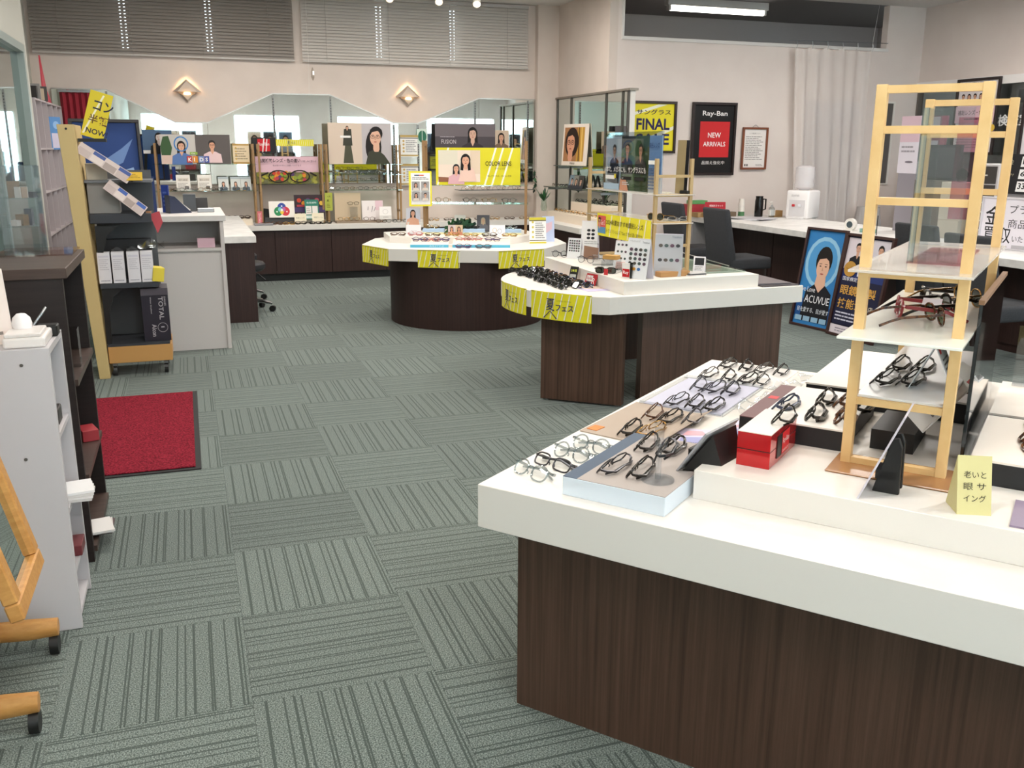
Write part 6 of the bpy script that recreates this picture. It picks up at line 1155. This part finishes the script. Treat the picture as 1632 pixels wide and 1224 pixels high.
t = thing('red_pouch', 'small red and tan pouch hanging at end of upper shelf', 'pouch', (-.20, 6.36, .93)); MB().add([(-.03, 0, .1), (.03, 0, .12), (.045, 0, .05), (.01, 0, -.02), (-.03, .02, .1), (.03, .02, .12), (.045, .02, .05), (.01, .02, -.02)], [(0, 3, 2, 1), (4, 5, 6, 7), (0, 1, 5, 4), (1, 2, 6, 5), (2, 3, 7, 6), (3, 0, 4, 7)]).build('pouch', mat('#b8434c', .5), t); MB().box(-.05, .0, .06, -.02, .02, .12).build('tan_flap', mat('#a8764a', .5), t)
tag(film(5, 6, .16, .10, .07).build('hanging_plastic_bag', FILM, None, (-.24, 6.42, .80), (0, 0, 0), smooth=True), 'clear plastic bag above the white solution boxes', 'plastic bag')
# pigeonhole unit along the left wall
t = thing('pigeonhole_unit', 'pale lilac pigeonhole shelf unit along the left wall', 'shelf', (-1.27, 9.95, 0))
PG = mat('#b9b0b2', .6)
MB().box(-.13, -.92, 0, -.12, .95, 1.85).build('back_panel', PG, t)
for k in range(6): MB().box(-.12, -.92 + k * .37, .0, .12, -.905 + k * .37, 1.85).build('divider', PG, t)
for z in (.0, .68, 1.05, 1.42, 1.835): MB().box(-.12, -.905, z, .12, .93, z + .015).build('shelf_board', PG, t)
board('blue_leaflet', 'blue patterned leaflet hung on the pigeonhole unit', 'leaflet', .16, .30, (-1.12, 9.95, 1.42), R(60), '#5a8ac0', [('r', .05, .05, .5, .5, '#c9c4d8'), ('e', .3, .75, .15, .12, '#8fb4dc')], t=.003)
t = thing('red_pennant', 'red folded cardboard fin on top of pigeonhole unit', 'display card', (-1.2, 10.2, 1.851)); MB().add([(0, -.25, 0), (0, .28, 0), (0, .20, .06), (0, .02, .12), (0, -.22, .42), (.012, -.25, 0), (.012, .28, 0), (.012, .20, .06), (.012, .02, .12), (.012, -.22, .42)], [(0, 4, 3, 2, 1), (5, 6, 7, 8, 9), (0, 1, 6, 5), (1, 2, 7, 6), (2, 3, 8, 7), (3, 4, 9, 8), (4, 0, 5, 9)]).build('card', mat('#c0384a', .5), t)
t = thing('red_coat', 'dark red cloth hung on the wall in the left corner', 'cloth', (-1.02, 11.04, 1.30)); vs = [(-.15 + .3 * i / 10, -.03 * (i % 2), z) for z in (0, .7) for i in range(11)]; MB().add(vs, [(i, i + 1, 12 + i, 11 + i) for i in range(10)]).build('cloth', mat('#8f2230', .9), t); MB().box(-.16, -.04, .70, .16, .02, .72).build('hanger_bar', STEEL, t)
for k in range(4): tag(MB().box(-.06, -.04, 0, .06, .04, .1 + .03 * (k % 2)).build('small_carton', mat(('#2a2624', '#8d8a88', '#b9a890', '#3a3634')[k], .6), None, (-1.2, 9.15 + k * .2, 1.8505), (0, 0, .1 * k), bev=.002), 'small carton on top of pigeonhole unit, %s from the front' % ORD[k], 'box', 'cartons on the pigeonhole unit')
# dark shelf
t = thing('dark_shelf_unit', 'dark brown open shelf unit beside the red mat', 'shelf', (-.60, 3.665, 0))
MB().box(-.2, -.305, 0, .19, -.28, 1.02).build('side_panel', ESPR, t); MB().box(-.2, .28, 0, .19, .305, 1.02).build('side_panel', ESPR, t); MB().box(-.2, -.28, 0, -.185, .28, 1.02).build('back_panel', ESPR, t); MB().box(-.21, -.315, 1.02, .205, .315, 1.055).build('top', wood('brown_shelf_edge', '#3c2f2a', '#52433c', (4, 40, 40)), t, bev=.002)
for z in (.03, .30, .645): MB().box(-.185, -.28, z, .20, .28, z + .022).build('shelf_board', wood('brown_shelf_board', '#3c2f2a', '#52433c', (4, 40, 40)), t)
t = thing('acrylic_tower', 'clear acrylic tower showing glasses parts on the dark shelf', 'display case', (-.575, 3.86, 1.0555))
MB().box(-.07, -.06, 0, .06, -.055, .32).build('front_pane', ACRYL, t); MB().box(-.07, .06, 0, .06, .065, .32).build('rear_pane', ACRYL, t); MB().box(-.07, -.055, 0, -.065, .06, .32).build('side_pane', ACRYL, t); MB().box(.055, -.055, 0, .06, .06, .32).build('side_pane', ACRYL, t); MB().box(-.1, -.11, 0, .16, .16, .006).build('base', clear('base_acrylic', '#f2e6e2', .2), t); MB().box(-.065, -.055, .1, .055, .06, .104).build('shelf', ACRYL, t); MB().box(-.065, -.055, .318, .055, .06, .322).build('lid', ACRYL, t)
random.seed(21)
for k in range(8): MB().box(-.02, -.012, 0, .02, .012, .02 + .02 * (k % 3)).build('eyewear_piece', mat(('#b9a08c', '#8a6a4c', '#3a3a4c', '#d8cfc8')[k % 4], .4), t, (random.uniform(-.035, .03), random.uniform(-.03, .03), .104 + (k // 4) * .10 + .002), (0, 0, random.uniform(0, 3)))
for z in (.207,): MB().box(-.065, -.055, z - .004, .055, .06, z).build('shelf', ACRYL, t)
tag(MB().box(-.04, -.03, 0, .04, .03, .14).build('white_leaflet_box', clear('leaflet_box_plastic', '#f0f0f0', .3), None, (-.45, 3.62, .6675)), 'clear leaflet box on dark unit middle shelf', 'leaflet holder')
tag(MB().box(-.03, -.05, 0, .03, .05, .045).build('red_pack', mat('#a83038', .5), None, (-.44, 3.84, .3225), (0, 0, .3), bev=.002), 'small red and white pack on dark unit lower shelf', 'pack')
for k in range(3): tag(MB().box(-.085, -.07, 0, .085, .07, .008).build('catalogue', mat(('#5a4a4c', '#cfcac6', '#e2dfdc')[k], .4), None, (-.44, 3.55 - .02 * k, .0525 + .0085 * k), (0, 0, .1 * k)), 'catalogue sticking out of dark unit bottom shelf, %s' % ('lowest', 'middle', 'top')[k], 'catalogue', 'catalogues in the dark unit')
# white shelf
t = thing('white_shelf_unit', 'narrow white open shelf unit left of the carpet aisle', 'shelf', (-.60, 3.01, 0)); WS = mat('#c4c0c2', .45)
MB().box(-.2, -.148, 0, .195, -.13, .885).build('side_panel', WS, t, bev=.001); MB().box(-.2, .13, 0, .195, .148, .885).build('side_panel', WS, t); MB().box(-.2, -.13, 0, -.19, .13, .885).build('back_panel', WS, t); MB().box(-.19, -.13, .865, .195, .13, .885).build('top', WS, t)
for z in (.02, .165, .36, .60): MB().box(-.19, -.13, z, .19, .13, z + .016).build('shelf_board', WS, t)
for (x, z) in ((.12, .84), (.10, .56), (.08, .27)): MB().lathe([(.005, 0), (.005, .002)], 10).build('screw_cap', mat('#55524e', .5), t, (x, -.1485, z), (R(90), 0, 0))
for k in range(4): tag(MB().box(-.075, -.06, 0, .075, .06, .007).build('price_list', mat(('#cfcbc8', '#e6e3e0', '#d8d4d0', '#ecebea')[k], .4), None, (-.425, 3.02, .3765 + .0075 * k), (0, 0, .06 * k)), 'white printed leaflet on white unit shelf, %s in the pile' % ORD[k], 'leaflet', 'leaflet pile in white unit')
tag(MB().box(-.06, -.05, 0, .06, .05, .035).build('maroon_box', mat('#6a2a2e', .4), None, (-.46, 3.05, .1815), bev=.002), 'maroon box on low shelf of white unit', 'box')
tag(MB().box(-.05, -.04, 0, .05, .04, .05).build('dark_case', mat('#2a2320', .4), None, (-.47, 3.04, .6165), bev=.003), 'dark case on upper shelf of white unit', 'case')
tag(MB().box(-.003, -.05, 0, .003, .05, .09).build('yellow_leaflet', mat('#d8cf8a', .5), None, (-.45, 2.95, .617), (0, R(8), 0)), 'pale yellow card leaning in white unit upper shelf', 'card')
t = thing('white_dome_stand', 'white plastic display base with small dome on white unit', 'display stand', (-.475, 2.955, .885)); MB().box(-.05, -.075, 0, .06, .09, .03).build('base', mat('#e6e0dc', .35), t, bev=.006, segs=2); MB().box(-.045, -.072, .03, .05, .06, .042).build('tray', mat('#e2dcd8', .35), t, bev=.003); MB().lathe([(.026, .04), (.028, .055), (.024, .072), (.012, .084), (.0, .086)], 18, 0, -.01, .03).build('dome', mat('#eeeaea', .2), t, smooth=True)
t = thing('black_glasses_parts', 'little black and metal glasses holder beside white dome', 'glasses holder', (-.44, 3.06, .885)); MB().tube([(-.03, 0, .03), (0, .01, .07), (.01, .02, .085)], .004, 6).build('arm', STEEL, t); MB().box(-.02, -.02, 0, .04, .03, .035).build('base', BLACKP, t, bev=.004)
board('price_sheet', 'leaning white sheet with small printed pictures on white unit', 'card', .20, .22, (-.60, 2.93, .886), R(20), '#e6d8d0', [('lines', .1, .1, .8, .9, 8, '#8a807a'), ('r', .5, .2, .75, .4, '#6d6660'), ('r', .5, .5, .75, .7, '#8a807a')], tilt=R(15))
# red floor mat
t = thing('door_mat', 'red pile floor mat with black rubber edge', 'mat', (-.40, 5.01, 0))
MB().box(-.37, -.74, 0, .37, .74, .006).build('rubber_edge', mat('#161415', .7), t, bev=.002)
MB().box(-.345, -.715, .006, .345, .715, .013).build('red_pile', speckle('red_carpet_pile', '#5a121d', '#98293a', 130, .95, .9, .1), t, bev=.003)
# oak framed mirror on castors
t = thing('standing_mirror', 'oak framed tilting floor mirror on castors at left edge', 'mirror', (-.55, 2.53, 0))
for y in (-.2, .2):
    MB().tube([(-.25, y, .10), (.02, y, .085), (.10, y, .083)], [.022, .026, .022], 8, sq=1.2).build('foot', OAK, t, smooth=True)
    MB().tube([(.085 - .012, y, .03), (.085 + .012, y, .03)], .03, 14).build('caster', BLACKP, t, smooth=True)
    MB().tube([(.085, y, .03), (.085, y, .07)], .007, 6).build('caster_stem', BLACKP, t)
MB().box(-.09, -.2, .07, -.05, .2, .12).build('cross_bar', OAK, t)
for y in (-.2, .2): MB().box(-.115, y - .02, .09, -.07, y + .02, 1.05).build('upright', OAK, t, bev=.004)
q = put('mirror_frame', None, None)
bpy.data.objects.remove(q)
fm = MB(); W2, H2 = .165, 1.25
fm.box(-.012, -W2, 0, .022, W2, .045); fm.box(-.012, -W2, H2 - .045, .022, W2, H2); fm.box(-.012, -W2, .045, .022, -W2 + .045, H2 - .045); fm.box(-.012, W2 - .045, .045, .022, W2, H2 - .045)
TLT = (0, R(-13), 0)
fm.build('mirror_frame', OAK, t, (.10, -.165, .37), TLT, bev=.004)
MB().box(-.004, -W2 + .04, .04, .006, W2 - .04, H2 - .04).build('mirror_glass', MIRROR, t, (.10, -.165, .37), TLT)
for y in (-.345, .02): MB().tube([(-.09, y - .012, .95), (-.09, y + .012, .95)], .02, 10).build('pivot_knob', OAK, t)


# ------------------------------------------------------------------ shopfront shelving behind the viewpoint, reflected in the mirrors
for k, x in enumerate((-.2, 2.1, 4.4, 6.7)):
    t = thing('shopfront_shelf', 'dark wood shelf unit at the shopfront, %s from the left wall' % ORD[k], 'shelf', (x, -2.45, 0), 0, 'shopfront shelves')
    MB().box(-.6, -.15, 0, -.57, .15, 1.35).build('side_panel', DARKW2, t); MB().box(.57, -.15, 0, .6, .15, 1.35).build('side_panel', DARKW2, t); MB().box(-.57, -.15, 0, .57, -.13, 1.35).build('back_panel', WHITE2, t)
    for z in (.05, .45, .9, 1.32): MB().box(-.57, -.13, z, .57, .15, z + .03).build('shelf_board', DARKW2, t)
    for j in range(3):
        board('shelf_poster', 'portrait poster on shopfront shelf %s, %s along' % (ORD[k], ORD[j]), 'poster', .34, .5, (x - .38 + j * .38, -2.42, 1.351), R(180), ('#5a6a80', '#c9b8a8', '#3a3a40')[(j + k) % 3], person(.34, .62, .4, '#1c1614', ('#2b2b33', '#6a5a58', '#8a8f98')[j], '#d2a288', '#15110f', j % 2 == 0), t=.01, group='posters on the shopfront shelves')
        board('shelf_poster', 'small card on middle of shopfront shelf %s, %s along' % (ORD[k], ORD[j]), 'card', .25, .32, (x - .36 + j * .36, -2.42, .931), R(180), ('#d8cf4a', '#e4e0dc', '#9a3a40')[(j + k) % 3], [('lines', .1, .2, .7, .8, 5, '#55504c')], t=.01, group='cards on the shopfront shelves')
